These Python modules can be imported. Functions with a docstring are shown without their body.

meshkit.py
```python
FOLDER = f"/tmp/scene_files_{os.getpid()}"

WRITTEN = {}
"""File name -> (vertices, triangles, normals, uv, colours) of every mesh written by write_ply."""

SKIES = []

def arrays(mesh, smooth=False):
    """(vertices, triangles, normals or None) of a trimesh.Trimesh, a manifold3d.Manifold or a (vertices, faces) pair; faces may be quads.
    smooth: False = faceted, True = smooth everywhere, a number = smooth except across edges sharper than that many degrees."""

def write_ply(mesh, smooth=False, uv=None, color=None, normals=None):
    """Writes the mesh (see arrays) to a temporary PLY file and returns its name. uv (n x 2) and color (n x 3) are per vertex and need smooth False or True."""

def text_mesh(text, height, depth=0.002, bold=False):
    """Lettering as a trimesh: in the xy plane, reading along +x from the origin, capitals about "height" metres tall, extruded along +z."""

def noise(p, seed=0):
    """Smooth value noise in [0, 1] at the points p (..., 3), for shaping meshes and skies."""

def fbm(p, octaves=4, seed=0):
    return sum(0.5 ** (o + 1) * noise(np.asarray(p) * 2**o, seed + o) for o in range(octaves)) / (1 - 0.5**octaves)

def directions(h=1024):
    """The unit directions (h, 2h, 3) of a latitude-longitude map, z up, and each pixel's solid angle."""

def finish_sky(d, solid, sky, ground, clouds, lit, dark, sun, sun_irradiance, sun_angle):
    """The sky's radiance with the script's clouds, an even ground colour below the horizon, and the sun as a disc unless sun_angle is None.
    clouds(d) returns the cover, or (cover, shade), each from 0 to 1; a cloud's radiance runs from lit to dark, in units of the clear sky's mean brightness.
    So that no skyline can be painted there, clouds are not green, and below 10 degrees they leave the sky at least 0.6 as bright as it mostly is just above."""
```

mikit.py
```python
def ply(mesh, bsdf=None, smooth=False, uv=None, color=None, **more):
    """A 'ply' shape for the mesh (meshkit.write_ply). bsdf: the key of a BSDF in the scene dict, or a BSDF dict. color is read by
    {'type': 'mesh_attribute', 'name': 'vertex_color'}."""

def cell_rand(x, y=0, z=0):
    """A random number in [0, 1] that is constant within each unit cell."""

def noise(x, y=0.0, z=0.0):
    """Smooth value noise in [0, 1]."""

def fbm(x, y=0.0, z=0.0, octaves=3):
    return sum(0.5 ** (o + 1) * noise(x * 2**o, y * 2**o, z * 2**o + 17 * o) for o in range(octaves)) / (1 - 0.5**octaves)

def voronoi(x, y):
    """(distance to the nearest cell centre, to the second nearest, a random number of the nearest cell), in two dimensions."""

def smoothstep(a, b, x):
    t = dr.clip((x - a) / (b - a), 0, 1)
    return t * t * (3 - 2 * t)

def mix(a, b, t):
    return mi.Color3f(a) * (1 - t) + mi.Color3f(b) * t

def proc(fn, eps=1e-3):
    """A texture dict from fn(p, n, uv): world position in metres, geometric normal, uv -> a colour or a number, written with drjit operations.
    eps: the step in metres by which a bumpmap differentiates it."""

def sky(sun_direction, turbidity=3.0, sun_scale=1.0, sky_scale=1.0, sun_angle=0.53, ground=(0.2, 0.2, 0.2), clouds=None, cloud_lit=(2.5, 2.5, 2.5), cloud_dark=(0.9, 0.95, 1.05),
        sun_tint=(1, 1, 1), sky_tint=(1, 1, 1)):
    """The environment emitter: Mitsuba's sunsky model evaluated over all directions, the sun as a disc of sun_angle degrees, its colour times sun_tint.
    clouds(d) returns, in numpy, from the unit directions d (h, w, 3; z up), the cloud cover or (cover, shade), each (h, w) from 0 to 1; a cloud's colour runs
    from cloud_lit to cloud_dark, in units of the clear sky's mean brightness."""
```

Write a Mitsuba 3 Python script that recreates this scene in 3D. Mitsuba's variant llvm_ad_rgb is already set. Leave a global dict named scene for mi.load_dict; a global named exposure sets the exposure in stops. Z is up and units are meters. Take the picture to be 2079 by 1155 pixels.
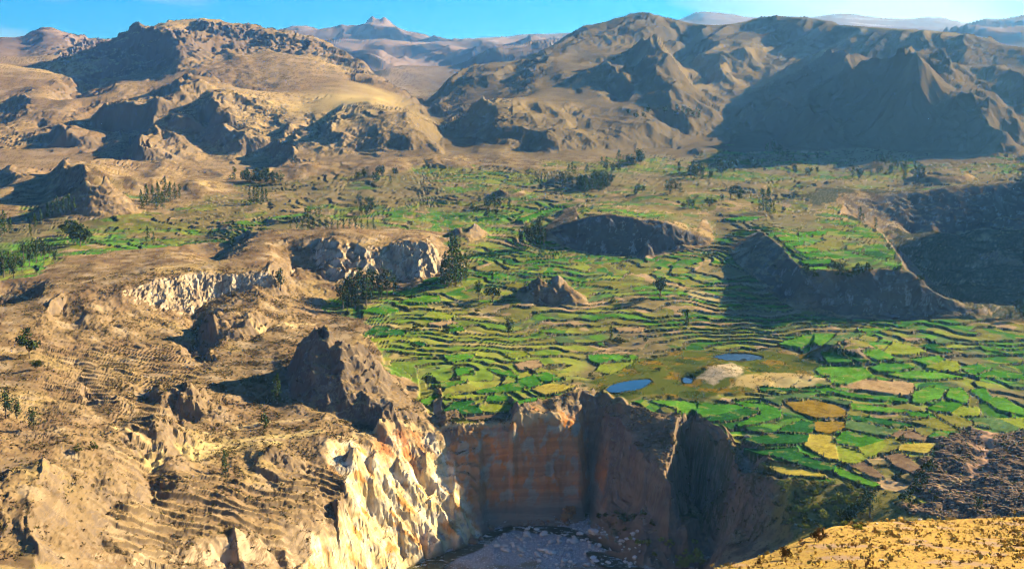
import math, random
import numpy as np, trimesh, mitsuba as mi, mikit, meshkit
from scipy.interpolate import LinearNDInterpolator
from scipy.ndimage import gaussian_filter, map_coordinates, gaussian_filter1d, find_objects, label as ndlabel

scene, labels = {}, {}
T = mi.ScalarTransform4f
rng = np.random.default_rng(7)
random.seed(7)

# ------------------------------------------------------------------ camera, sky, exposure, air
EYE = 240.0                                  # height of the viewpoint above datum
FPX, UC, VC, VH = 2229.0, 1039.5, 577.5, 200.0
PITCH = math.atan((VC - VH) / FPX)
exposure = 3.15
scene['camera'] = {'type': 'perspective', 'fov': 2 * math.degrees(math.atan(UC / FPX)), 'fov_axis': 'x', 'near_clip': 1.0, 'far_clip': 60000.0,
                   'to_world': T().look_at(origin=[0, 0, EYE], target=[0, math.cos(PITCH), EYE - math.sin(PITCH)], up=[0, 0, 1]),
                   'medium': {'type': 'ref', 'id': 'air'}}
SUN_AZ, SUN_EL = math.radians(63), math.radians(23)      # azimuth to the right of the view axis
SUN = [math.cos(SUN_EL) * math.sin(SUN_AZ), math.cos(SUN_EL) * math.cos(SUN_AZ), math.sin(SUN_EL)]


def cirrus(d):
    """Thin high cloud low in the sky: towards the sun on the right, and a little on the left."""
    az = np.degrees(np.arctan2(d[..., 0], d[..., 1]))
    el = np.degrees(np.arcsin(np.clip(d[..., 2], -1, 1)))
    q = np.stack([az * 0.10, el * 0.55 + az * 0.05, az * 0], -1)
    n = meshkit.fbm(q, 4, 3)
    side = np.clip((az - 7) / 10, 0, 1.2) + 0.45 * np.clip((-az - 12) / 10, 0, 1)
    c = np.clip((n - 0.64 + 0.34 * side) * 3.0, 0, 1)
    return 0.85 * c * np.clip(1.4 - el / 28, 0, 1)


scene['sky'] = mikit.sky(SUN, turbidity=2.5, sun_scale=1.9, sky_scale=0.30, clouds=cirrus, cloud_lit=(2.6, 2.75, 2.9), sky_tint=(0.03, 1.2, 2.75), sun_tint=(0.90, 0.98, 1.02), ground=(0.08, 0.07, 0.05))
scene['air'] = {'type': 'homogeneous', 'albedo': {'type': 'rgb', 'value': [0.93, 0.95, 0.97]}, 'sigma_t': {'type': 'rgb', 'value': [0.8e-5, 2.4e-5, 5.4e-5]},
                'phase': {'type': 'hg', 'g': 0.45}}
scene['haze'] = {'type': 'cube', 'to_world': T().translate([0, 6000, 500]).scale([14000, 14000, 490]), 'bsdf': {'type': 'null'}, 'interior': {'type': 'ref', 'id': 'air'}}
labels['haze'] = {'label': 'thin blue haze hanging in the air of the whole valley', 'category': 'haze', 'kind': 'stuff'}


# ------------------------------------------------------------------ helpers
def dirs(u, v):
    """Direction of sight through a point of the photograph, per unit of horizontal ground distance along y."""
    u, v = np.asarray(u, float), np.asarray(v, float)
    x, y = (u - UC) / FPX, (VC - v) / FPX
    dy = math.cos(PITCH) + math.sin(PITCH) * y
    return x / dy, (-math.sin(PITCH) + math.cos(PITCH) * y) / dy


def spot(u, v, w):
    """Survey point: bearing and dip with its distance (w > 0) or its height below the eye (w < 0)."""
    dx, dz = dirs(u, v)
    y = w if w > 0 else w / dz
    return np.array([dx * y, y, dz * y])


def spectral(n, lo, hi, beta, seed):
    """Tileable noise with wavelengths from 1/lo to 1/hi of the tile."""
    g = np.random.default_rng(seed)
    f = np.fft.rfft2(g.standard_normal((n, n)))
    k = np.hypot(np.fft.fftfreq(n, 1 / n)[:, None], np.fft.rfftfreq(n, 1 / n)[None])
    a = np.where((k >= lo) & (k <= hi), np.maximum(k, 1e-9) ** -beta, 0)
    t = np.fft.irfft2(f * a, (n, n))
    return (t / t.std()).astype(np.float32)


FB = spectral(1024, 2, 500, 1.9, 1)          # fractal
FC = spectral(1024, 2, 500, 1.9, 2)
FH = spectral(1024, 8, 500, 1.3, 3)          # rougher


def ridged(octaves, gain, seed, lo=3):
    r = sum(gain ** o * (0.8 - np.abs(spectral(1024, lo * 2 ** o, 2 * lo * 2 ** o, 1.0, seed + o))) for o in range(octaves))
    return ((r - r.mean()) / r.std()).astype(np.float32)


RG = ridged(6, 0.42, 20)          # ridged, all scales
RL = ridged(3, 0.40, 40)          # ridged, broad
FL = spectral(1024, 2, 14, 1.6, 4)     # smooth


def tex(t, x, y, tile, ox=0.0, oy=0.0):
    n = t.shape[0]
    return map_coordinates(t, [np.asarray(y) / tile * n + oy, np.asarray(x) / tile * n + ox], order=1, mode='grid-wrap')


def sstep(a, b, x):
    t = np.clip((x - a) / (b - a), 0, 1)
    return t * t * (3 - 2 * t)


# ------------------------------------------------------------------ the survey: ridges, rims, feet and floors of the valley
LINES = []


def line(*pts):
    LINES.append(pts)


def crest(drop, back, *pts):
    """A ridge line with hidden ground falling away behind it."""
    LINES.append(pts)
    LINES.append([('b', p, back, drop) for p in pts])


# far peaks
crest(200, 450, *[(u, v, 8000) for u, v in ((300, 70), (500, 62), (560, 57), (590, 50), (612, 45), (628, 52), (650, 67), (680, 61), (735, 56), (758, 54), (767, 41), (775, 37), (783, 42), (800, 50), (840, 70), (880, 77), (910, 81))])
crest(260, 900, *[(u, v, 9000) for u, v in ((925, 82), (960, 78), (1020, 75), (1050, 68), (1075, 70), (1150, 66), (1260, 56), (1340, 42), (1390, 34), (1420, 19), (1470, 24), (1520, 33), (1600, 40), (1700, 26), (1740, 30), (1790, 37), (1840, 38), (1880, 34), (1910, 36), (1960, 48), (2020, 48), (2079, 45), (2300, 55))])
line((300, 100, 6400), (500, 95, 6400), (640, 92, 6500), (700, 84, 6700), (760, 88, 6600), (840, 99, 6500), (900, 95, 6800), (960, 101, 6500), (1040, 93, 6800), (1120, 82, 7000), (1300, 80, 7000), (1500, 70, 7000), (1700, 60, 7000), (1900, 62, 7000), (2200, 70, 7000))
line((640, 118, 5200), (700, 122, 5000), (760, 118, 5000), (830, 118, 5200), (900, 126, 5000), (980, 118, 5000), (1060, 108, 5000), (1200, 100, 5000), (1500, 95, 5000))
crest(60, 260, (905, 152, 4300), (930, 140, 4250), (960, 130, 4200), (1000, 118, 4150), (1030, 110, 4100), (1090, 100, 4100))
line((700, 160, 4200), (760, 152, 4200), (820, 150, 4000), (880, 162, 4000), (930, 168, 3800), (1000, 150, 3800))
line((820, 196, 3100), (850, 200, 3200), (880, 188, 3400), (920, 180, 3400), (960, 178, 3400))
crest(60, 500, *[(u, v, 5600) for u, v in ((1900, 100), (1960, 70), (1990, 61), (2040, 52), (2079, 46), (2300, 40))])
# left far hill
crest(120, 500, (-300, 95, 4300), (-100, 80, 4300), (0, 71, 4300), (22, 77, 4300), (45, 65, 4300), (62, 56, 4300), (97, 40, 4300), (112, 46, 4300), (165, 55, 4300), (235, 70, 4300), (330, 95, 4300))
line((60, 78, 4050), (100, 66, 4050), (150, 78, 4100), (215, 84, 4150))
line((-200, 112, 3700), (0, 108, 3700), (40, 115, 3700), (100, 108, 3600), (170, 103, 3600), (230, 95, 3700))
line((-200, 128, 3200), (0, 128, 3250), (60, 128, 3250), (105, 126, 3150))
crest(22, 130, (-200, 105, 2700), (-100, 110, 2700), (0, 122, 2700), (60, 133, 2650), (110, 142, 2620), (145, 152, 2580), (160, 172, 2480), (162, 195, 2380))
# left mountain
line((105, 122, 2950), (160, 104, 2980), (205, 85, 3020), (240, 65, 3050))
crest(110, 350, (240, 65, 3050), (265, 48, 3050), (278, 43, 3040), (292, 50, 3040), (312, 47, 3100), (345, 36, 3200), (400, 31, 3300), (435, 35, 3280), (465, 45, 3250), (500, 44, 3250), (525, 52, 3200), (550, 60, 3150), (600, 63, 3050), (640, 70, 3000), (680, 90, 2900), (720, 115, 2800), (770, 150, 2600), (800, 170, 2480), (830, 190, 2350), (850, 207, 2250))
line((300, 60, 2900), (330, 58, 2820), (350, 66, 2720), (370, 77, 2600), (400, 81, 2630), (440, 92, 2670))
line((340, 132, 2520), (368, 100, 2580), (400, 99, 2610), (440, 114, 2640))
line((330, 100, 2720), (300, 105, 2800), (250, 105, 2880), (200, 115, 2900))
line((340, 132, 2520), (300, 138, 2680), (250, 137, 2760), (190, 143, 2780), (155, 157, 2700), (112, 142, 2800))
line((395, 52, 3080), (420, 41, 3090), (445, 45, 3060), (470, 54, 3020), (500, 54, 3020), (530, 58, 2990), (560, 66, 2950), (620, 78, 2880), (660, 92, 2820), (700, 122, 2700))
line((400, 70, 2960), (445, 72, 2930), (470, 80, 2900), (510, 84, 2900), (540, 80, 2900), (600, 98, 2800), (650, 115, 2720), (690, 138, 2640))
line((165, 200, 2350), (200, 175, 2420), (300, 160, 2440), (400, 140, 2480), (450, 130, 2520), (550, 122, 2580), (650, 148, 2450), (700, 168, 2330), (760, 196, 2150))
line((0, 200, 2250), (100, 215, 2150), (200, 225, 2120), (300, 225, 2100), (400, 220, 2090), (460, 200, 2180), (520, 208, 2090), (600, 195, 2130), (680, 195, 2050), (700, 205, 1990))
line((-200, 270, 1950), (0, 270, 1900), (100, 275, 1890), (200, 280, 1850), (300, 280, 1840), (400, 275, 1820), (500, 262, 1800), (580, 250, 1800), (650, 245, 1780))
line((-300, 345, -99), (0, 340, -98), (100, 338, -98), (200, 335, -97), (300, 335, -97), (400, 332, -96), (500, 330, -95), (600, 332, -95))
line((700, 222, 1800), (750, 209, 1830), (800, 214, 1790), (815, 221, 1760), (836, 250, 1690), (858, 273, 1630), (874, 290, 1590))
line((600, 300, 1650), (650, 297, 1610), (690, 287, 1600), (730, 277, 1610), (775, 272, 1610), (800, 264, 1620), (820, 268, 1600))
line((600, 318, 1610), (640, 323, 1575), (700, 319, 1570), (780, 313, 1570), (850, 318, 1560))
line((890, 300, 1640), (900, 275, 1780), (880, 240, 2080), (845, 212, 2400))
# right mountain
crest(60, 250, (845, 212, 2410), (880, 195, 2400), (915, 165, 2450), (940, 142, 2550), (985, 125, 2600), (1030, 112, 2650), (1050, 116, 2650))
crest(90, 350, (1050, 116, 2650), (1100, 98, 2780), (1150, 71, 2900), (1190, 47, 2950), (1205, 40, 2960), (1240, 38, 3000), (1258, 28, 3000), (1280, 15, 3050), (1300, 10, 3050), (1330, 18, 3050), (1370, 35, 3050), (1400, 37, 3000), (1450, 42, 2960), (1480, 42, 2980), (1520, 38, 3000), (1545, 22, 2980), (1580, 20, 2950), (1620, 22, 2880), (1680, 28, 2780), (1730, 40, 2700), (1800, 46, 2600), (1880, 50, 2500), (1950, 57, 2430), (2000, 72, 2370), (2079, 86, 2300), (2300, 140, 2000))
line((1150, 71, 2900), (1122, 105, 2620), (1112, 140, 2400), (1098, 165, 2250), (1088, 194, 2060))
line((1060, 125, 2620), (1040, 150, 2540), (1000, 175, 2400), (950, 195, 2280))
line((985, 198, 1880), (1035, 204, 1850), (1100, 202, 1930), (1200, 206, 1960), (1265, 206, 1950))
line((1035, 204, 1850), (1040, 216, 1810), (1016, 238, 1740), (1000, 256, 1690))
line((950, 235, 1960), (935, 265, 1810), (930, 290, 1700), (905, 312, 1610))
line((1000, 256, 1690), (1060, 265, 1690), (1150, 272, 1690))
line((990, 285, 1690), (1060, 295, 1670), (1150, 290, 1670), (1240, 280, 1720), (1330, 260, 1800))
line((1480, 42, 2950), (1450, 95, 2700), (1430, 130, 2560), (1440, 170, 2400), (1470, 205, 2250), (1510, 235, 2080))
line((1200, 190, 2080), (1300, 205, 2060), (1400, 200, 2150), (1450, 235, 2000))
line((1560, 120, 2650), (1660, 120, 2520), (1760, 110, 2400), (1880, 130, 2240), (2000, 150, 2120), (2079, 160, 2040), (2300, 180, 1850))
line((1500, 250, 2010), (1600, 262, 1920), (1700, 275, 1820), (1800, 280, 1760), (1900, 282, 1700), (2000, 285, 1650), (2079, 285, 1620), (2300, 285, 1540))
line((1550, 210, 2230), (1650, 215, 2110), (1750, 220, 2010), (1850, 220, 1920), (1950, 220, 1850), (2079, 225, 1770))
line((900, 325, 1545), (1000, 322, 1600), (1100, 318, 1620), (1250, 310, 1700), (1400, 300, 1800), (1550, 298, 1790), (1700, 302, 1720), (1900, 305, 1610), (2079, 305, 1550), (2300, 305, 1480))
# valley floor, band by band
line((-300, 400, -110), (0, 400, -110), (150, 400, -110), (350, 400, -109), (500, 385, -107), (700, 375, -104), (900, 375, -104), (1100, 375, -104), (1250, 365, -103), (1400, 360, -102), (1550, 355, -101), (1700, 350, -101), (1900, 345, 1430), (2079, 345, 1370), (2300, 345, 1350))
line((-300, 460, -119), (0, 460, -119), (150, 460, -119), (350, 450, -118), (450, 440, -116))
line((750, 420, -112), (900, 420, -112), (1050, 410, -110), (1200, 402, -107), (1350, 408, -106), (1500, 425, -108), (1560, 420, -108))
line((0, 520, -124), (100, 520, -124), (250, 510, -124), (400, 490, -123))
line((900, 490, -125), (1000, 470, -122), (1060, 465, -120), (1100, 462, -118))
line((950, 540, -134), (1050, 530, -132), (1130, 540, -134), (1250, 560, -137), (1350, 565, -138))
line((900, 600, -143), (1000, 590, -142), (1100, 600, -144), (1250, 600, -144), (1400, 610, -145), (1520, 625, -147), (1600, 640, -149))
line((750, 640, -148), (850, 660, -151), (1000, 660, -152), (1200, 660, -152), (1350, 670, -153), (1500, 680, -154), (1620, 680, -153), (1750, 680, -153), (1900, 665, -151), (2079, 665, -151), (2300, 665, -151))
line((800, 740, -158.5), (950, 750, -159), (1100, 750, -159), (1200, 735, -160), (1350, 715, -160.4), (1500, 708, -160.4), (1640, 715, -159.5), (1700, 740, -159), (1900, 740, -158.5), (2079, 740, -158.5), (2300, 740, -158.5))
line((1200, 770, -160.4), (1300, 790, -160.6), (1400, 790, -160.6), (1500, 790, -160.5), (1650, 770, -160))
line((900, 830, -162), (1000, 800, -161.5), (1100, 785, -161))
line((1290, 795, -161), (1400, 818, -162), (1490, 842, -163), (1700, 850, -163), (1900, 850, -163), (2079, 850, -162), (2300, 850, -162))
line((1540, 890, -164), (1575, 945, -165), (1620, 950, -165.5), (1750, 945, -165.5), (1850, 920, -165), (1900, 890, -164))
# dome with pale cliffs in the middle
line((445, 528, -131), (470, 505, 890), (500, 490, 890), (560, 479, 895), (620, 476, 890), (660, 474, 885), (690, 469, 882), (740, 480, 872), (790, 492, 869), (830, 477, 868), (865, 488, 866), (893, 515, 863))
line((595, 532, 856), (620, 520, 862), (640, 508, 866), (658, 486, 872), (690, 472, 875))
line((598, 549, 838), (640, 562, 828), (690, 584, 812), (760, 580, 822), (800, 575, 836), (850, 573, 832), (903, 550, 852))
line((520, 462, 1000), (620, 462, 1000), (720, 462, 1000), (800, 468, 985), (880, 478, 960))
line((575, 562, 800), (592, 565, 815))
# amphitheatre wall
line((1085, 475, -119), (1110, 466, 965), (1160, 446, 960), (1200, 437, 957), (1240, 433, 955), (1300, 440, 955), (1350, 448, 955), (1390, 464, 955), (1440, 476, 958), (1460, 480, 965))
line((1110, 490, 952), (1160, 505, 945), (1200, 515, 941), (1300, 522, 934), (1400, 512, 938), (1440, 502, 945))
# right bench: rim, top and feet
line((1460, 478, 980), (1500, 462, 1000), (1532, 451, 1010), (1560, 470, 930), (1590, 495, 865), (1602, 522, 820), (1632, 551, 775), (1700, 548, 768), (1760, 543, 768), (1830, 547, 764), (1870, 560, 760), (1900, 574, 757), (1960, 600, 750), (2000, 625, 745), (2022, 645, 741))
line((1590, 435, 1075), (1650, 428, 1090), (1700, 428, 1090), (1730, 434, 1070), (1762, 455, 1005), (1792, 471, 955), (1822, 511, 850), (1842, 548, 768))
line((1440, 502, 950), (1480, 530, 900), (1525, 560, 840), (1560, 590, 800), (1600, 612, 772), (1640, 628, 758), (1700, 642, 749), (1750, 647, 746), (1850, 648, 744), (1950, 648, 742), (2025, 651, 737))
for _p in ((1730, 434, 1070), (1762, 455, 1005), (1792, 471, 955), (1822, 511, 850), (1842, 548, 768), (1900, 574, 757), (1960, 600, 750)):
    _q = spot(*_p)
    LINES.append([('p', _q[0] + 26, _q[1] + 30, -150.0 if _q[1] > 765 else -148.0)])
# gorge on the right, with an unseen high shoulder added outside the picture to shade it
LINES.append([('p', 560, 780, -125), ('p', 690, 900, 0), ('p', 750, 1050, 90), ('p', 840, 1250, 130), ('p', 1000, 1450, 110)])
line((1590, 412, -109), (1660, 381, 1240), (1720, 375, 1245), (1800, 385, 1225), (1900, 378, 1230), (2000, 370, 1235), (2079, 363, 1240), (2200, 300, 1260), (2300, 240, 1270))
line((1620, 428, 1110), (1700, 420, 1180), (1780, 440, 1190), (1850, 470, 1180), (1950, 475, 1180), (2079, 470, 1190), (2200, 420, 1190))
line((1860, 520, -150), (1950, 520, -151), (2079, 530, -150))
line((1900, 570, -151), (2000, 600, -151), (2079, 610, -151), (2200, 600, -145))
# left plateau and its rims
line((135, 590, 690), (150, 585, 698), (200, 580, 708), (265, 574, 718), (310, 563, 730), (380, 552, 748), (440, 546, 758), (500, 544, 765), (545, 546, 768))
line((265, 598, 711), (310, 615, 715), (345, 632, 718), (395, 642, 727), (415, 618, 741), (440, 602, 751), (500, 588, 758), (548, 578, 763))
line((0, 575, 730), (150, 565, 735), (300, 545, 762), (450, 530, 795), (560, 530, 800))
line((125, 597, 684), (95, 615, 662), (60, 643, 640), (30, 662, 622), (10, 676, 605), (3, 735, 545), (-60, 760, 520))
line((140, 625, 690), (100, 655, 640), (60, 690, 600), (35, 735, 550), (20, 765, 520))
line((0, 606, 676), (40, 604, 680), (90, 600, 682))
line((-200, 606, 676), (0, 610, 672))
line((-200, 660, -146), (0, 655, -143), (30, 640, -140), (60, 615, -134))
line((150, 602, 688), (200, 612, 690), (250, 640, 683), (300, 660, 680))
line((590, 600, 770), (640, 625, 768), (700, 640, 765), (740, 650, -150))
line((560, 600, 758), (600, 650, 722), (640, 655, 730))
# basin and spur below the plateau
line((60, 760, 520), (100, 700, 600), (200, 690, 640), (300, 700, 640), (400, 705, 645), (500, 700, 655), (560, 690, 665))
line((100, 800, 490), (200, 800, 515), (300, 800, 535), (400, 800, 545), (500, 790, 565))
line((150, 870, 440), (300, 870, 468), (330, 850, 490), (400, 870, 500), (500, 850, 530), (560, 820, 555))
line((380, 915, 478), (480, 915, 485), (600, 900, 500), (655, 893, 505))
line((370, 880, 500), (450, 880, 505), (560, 860, 525), (650, 870, 520))
line((340, 960, 452), (400, 980, 450), (500, 970, 465), (600, 960, 478), (690, 960, 488))
line((250, 985, 400), (350, 1040, 410), (450, 1040, 420), (550, 1040, 435), (640, 1040, 452))
line((180, 1090, 353), (250, 1110, 364), (350, 1100, 385), (450, 1090, 402), (550, 1085, 425))
line((250, 1160, 346), (320, 1155, 368), (400, 1155, 385), (500, 1155, 402), (600, 1155, 420))
line((0, 830, 445), (40, 840, 445), (90, 860, 440))
line((-300, 860, 390), (0, 905, 402), (60, 935, 392), (150, 955, 392), (210, 960, 402), (235, 950, 410))
line((-300, 1000, 330), (0, 1030, 350), (80, 1045, 348), (150, 1045, 358), (205, 1030, 373))
line((-300, 1160, 285), (0, 1155, 305), (100, 1155, 315), (180, 1155, 332))
# black rock pinnacle
line((650, 637, 590), (668, 664, 586), (690, 688, 578), (716, 680, 588), (742, 694, 592), (762, 726, 591), (790, 770, 588), (840, 825, 575), (880, 862, 560))
line((650, 637, 590), (612, 690, 594), (592, 735, 602), (575, 790, 575))
line((590, 815, 555), (640, 836, 546), (700, 852, 543), (760, 868, 538), (830, 868, 546), (880, 870, 552))
line((675, 760, 563), (690, 740, 566), (700, 800, 553))
LINES.append([('p', -105, 618, -149), ('p', -95, 625, -150), ('p', -78, 622, -153), ('p', -62, 615, -157), ('p', -120, 612, -148)])
# river cliffs
line((655, 893, 505), (672, 930, 497), (692, 960, 490), (700, 1000, 478), (680, 1060, 458), (640, 1110, 440), (600, 1155, 425))
line((655, 893, 505), (700, 884, 520), (740, 888, 525), (795, 868, 542), (850, 874, 545), (900, 878, 550))
line((740, 915, 516), (790, 935, 520), (850, 940, 533), (905, 935, 545))
line((985, 1085, 534), (940, 1105, 522), (880, 1130, 508), (830, 1155, 495), (720, 1250, 455))
line((900, 880, 552), (920, 930, 545), (950, 985, 540), (975, 1045, 537), (990, 1075, 535))
line((900, 878, 551), (950, 872, 554), (1000, 865, 557), (1060, 857, 559), (1132, 846, 564))
line((990, 1064, 545), (1050, 1060, 548), (1120, 1052, 552), (1185, 1048, 556))
line((1040, 836, -162), (1100, 806, -160), (1150, 790, -157.5), (1200, 793, -158), (1245, 800, -159), (1300, 815, -160.5), (1370, 835, -161.5), (1420, 850, -162.3), (1460, 870, -163.3), (1490, 900, -165), (1510, 940, -168), (1560, 957, -167))
line((1140, 795, 586), (1148, 850, 566), (1165, 880, 564), (1180, 915, 561))
line((1212, 806, 584), (1205, 870, 580), (1195, 950, 575), (1195, 1042, 566))
line((1247, 806, 583), (1255, 850, 566), (1292, 920, 532), (1330, 958, 510), (1362, 976, 500))
line((1240, 985, 549), (1300, 1018, 520), (1360, 1034, 497))
line((1400, 866, 553), (1400, 940, 550), (1400, 985, 546), (1405, 1020, 538))
line((1490, 915, 514), (1500, 945, 504), (1515, 980, 494))
line((1440, 1003, 518), (1490, 982, 500), (1550, 966, 484), (1590, 985, 474))
line((1430, 1045, 512), (1490, 1065, 484), (1540, 1095, 458))
# river floor
line((1000, 1080, -222), (1100, 1075, -222), (1190, 1068, -221.5), (1240, 1064, 530), (1300, 1062, 506), (1390, 1060, 494))
line((900, 1155, -222), (1000, 1155, -221.5), (1200, 1155, -221), (1350, 1155, -220), (1450, 1140, -218))
line((800, 1250, -222), (1000, 1250, -219), (1200, 1250, -215), (1400, 1250, -212))
# slopes at the bottom right
line((1585, 965, -166.5), (1700, 972, -167), (1800, 985, -168), (1870, 1000, -167))
line((1610, 1090, 440), (1700, 1070, 440), (1800, 1060, 430))
line((1880, 930, 490), (1920, 890, 512), (1980, 866, 530), (2079, 880, 520), (2300, 880, 500))
line((1860, 1010, 450), (1900, 990, 455), (1960, 960, 470), (2079, 960, 460), (2300, 970, 440))
line((1850, 1050, 428), (1950, 1045, 425), (2079, 1040, 420), (2300, 1040, 410))
# near hill under the viewer
NEAR = [(1380, 1180, 58), (1430, 1157, 62), (1500, 1140, 66), (1560, 1124, 69), (1620, 1096, 73), (1690, 1069, 80), (1780, 1058, 86), (1900, 1054, 92), (2079, 1048, 98), (2300, 1040, 105)]
crest(9, 16, *NEAR)
line((1400, 1250, 45), (1600, 1180, 52), (1800, 1150, 58), (2079, 1140, 62), (2300, 1140, 65))
line((1400, 1500, 25), (1700, 1450, 28), (2079, 1400, 30), (2400, 1400, 30))
for _a in np.linspace(-0.62, 0.16, 14):
    for _r, _z in ((22, -26), (60, -58), (130, -100)):
        LINES.append([('p', _r * math.sin(_a), _r * math.cos(_a), _z)])
    if _a > -0.2:
        LINES.append([('p', 260 * math.sin(_a), 260 * math.cos(_a), -165.0)])
for _a in np.linspace(0.2, 0.62, 8):
    for _r, _z in ((22, -14), (150, -95), (260, -150), (340, -172)):
        LINES.append([('p', _r * math.sin(_a), _r * math.cos(_a), _z)])
for _a in np.linspace(-0.75, 0.75, 13):
    LINES.append([('p', 14500 * math.sin(_a), 14500 * math.cos(_a), -150.0)])

SC = 0.4
_pts = []
for _l in LINES:
    q = []
    for p in _l:
        if p[0] == 'p':
            q.append(np.array(p[1:], float))
        elif p[0] == 'b':
            s = spot(*p[1])
            s2 = s * (1 + p[2] / s[1]); s2[2] = s[2] - p[3]
            q.append(s2)
        else:
            q.append(spot(*p))
    _pts.append(q[0])
    for a, b in zip(q[:-1], q[1:]):
        ra, rb = math.hypot(a[0], a[1]), math.hypot(b[0], b[1])
        n = max(1, int(math.dist((math.atan2(a[0], a[1]), math.log(ra) * SC), (math.atan2(b[0], b[1]), math.log(rb) * SC)) / 0.0022))
        for k in range(1, n + 1):
            _pts.append(a + (b - a) * k / n)
_pts = np.array(_pts)
A0, A1, R0, R1, NA, NRR = -0.60, 0.60, math.log(24.0), math.log(13500.0), 1500, 2400
_ip = LinearNDInterpolator(np.stack([np.arctan2(_pts[:, 0], _pts[:, 1]), np.log(np.hypot(_pts[:, 0], _pts[:, 1])) * SC], 1), _pts[:, 2])
_ga, _gr = np.linspace(A0, A1, NA), np.linspace(R0, R1, NRR)
GA, GR = np.meshgrid(_ga, _gr, indexing='ij')
BASE = _ip(GA, GR * SC)
BASE = np.where(np.isnan(BASE), -150.0, BASE)
_far = sstep(math.log(1100), math.log(1900), GR)
BASE = gaussian_filter(BASE, (1.2, 1.5)) * (1 - _far) + gaussian_filter(BASE, (2.2, 3.2)) * _far
GX, GY = np.exp(GR) * np.sin(GA), np.exp(GR) * np.cos(GA)


def base_at(x, y, grid=None, order=1):
    a, r = np.arctan2(x, y), np.log(np.maximum(np.hypot(x, y), 24.0))
    return map_coordinates(BASE if grid is None else grid, [(a - A0) / (A1 - A0) * (NA - 1), (r - R0) / (R1 - R0) * (NRR - 1)], order=order, mode='nearest')


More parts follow.
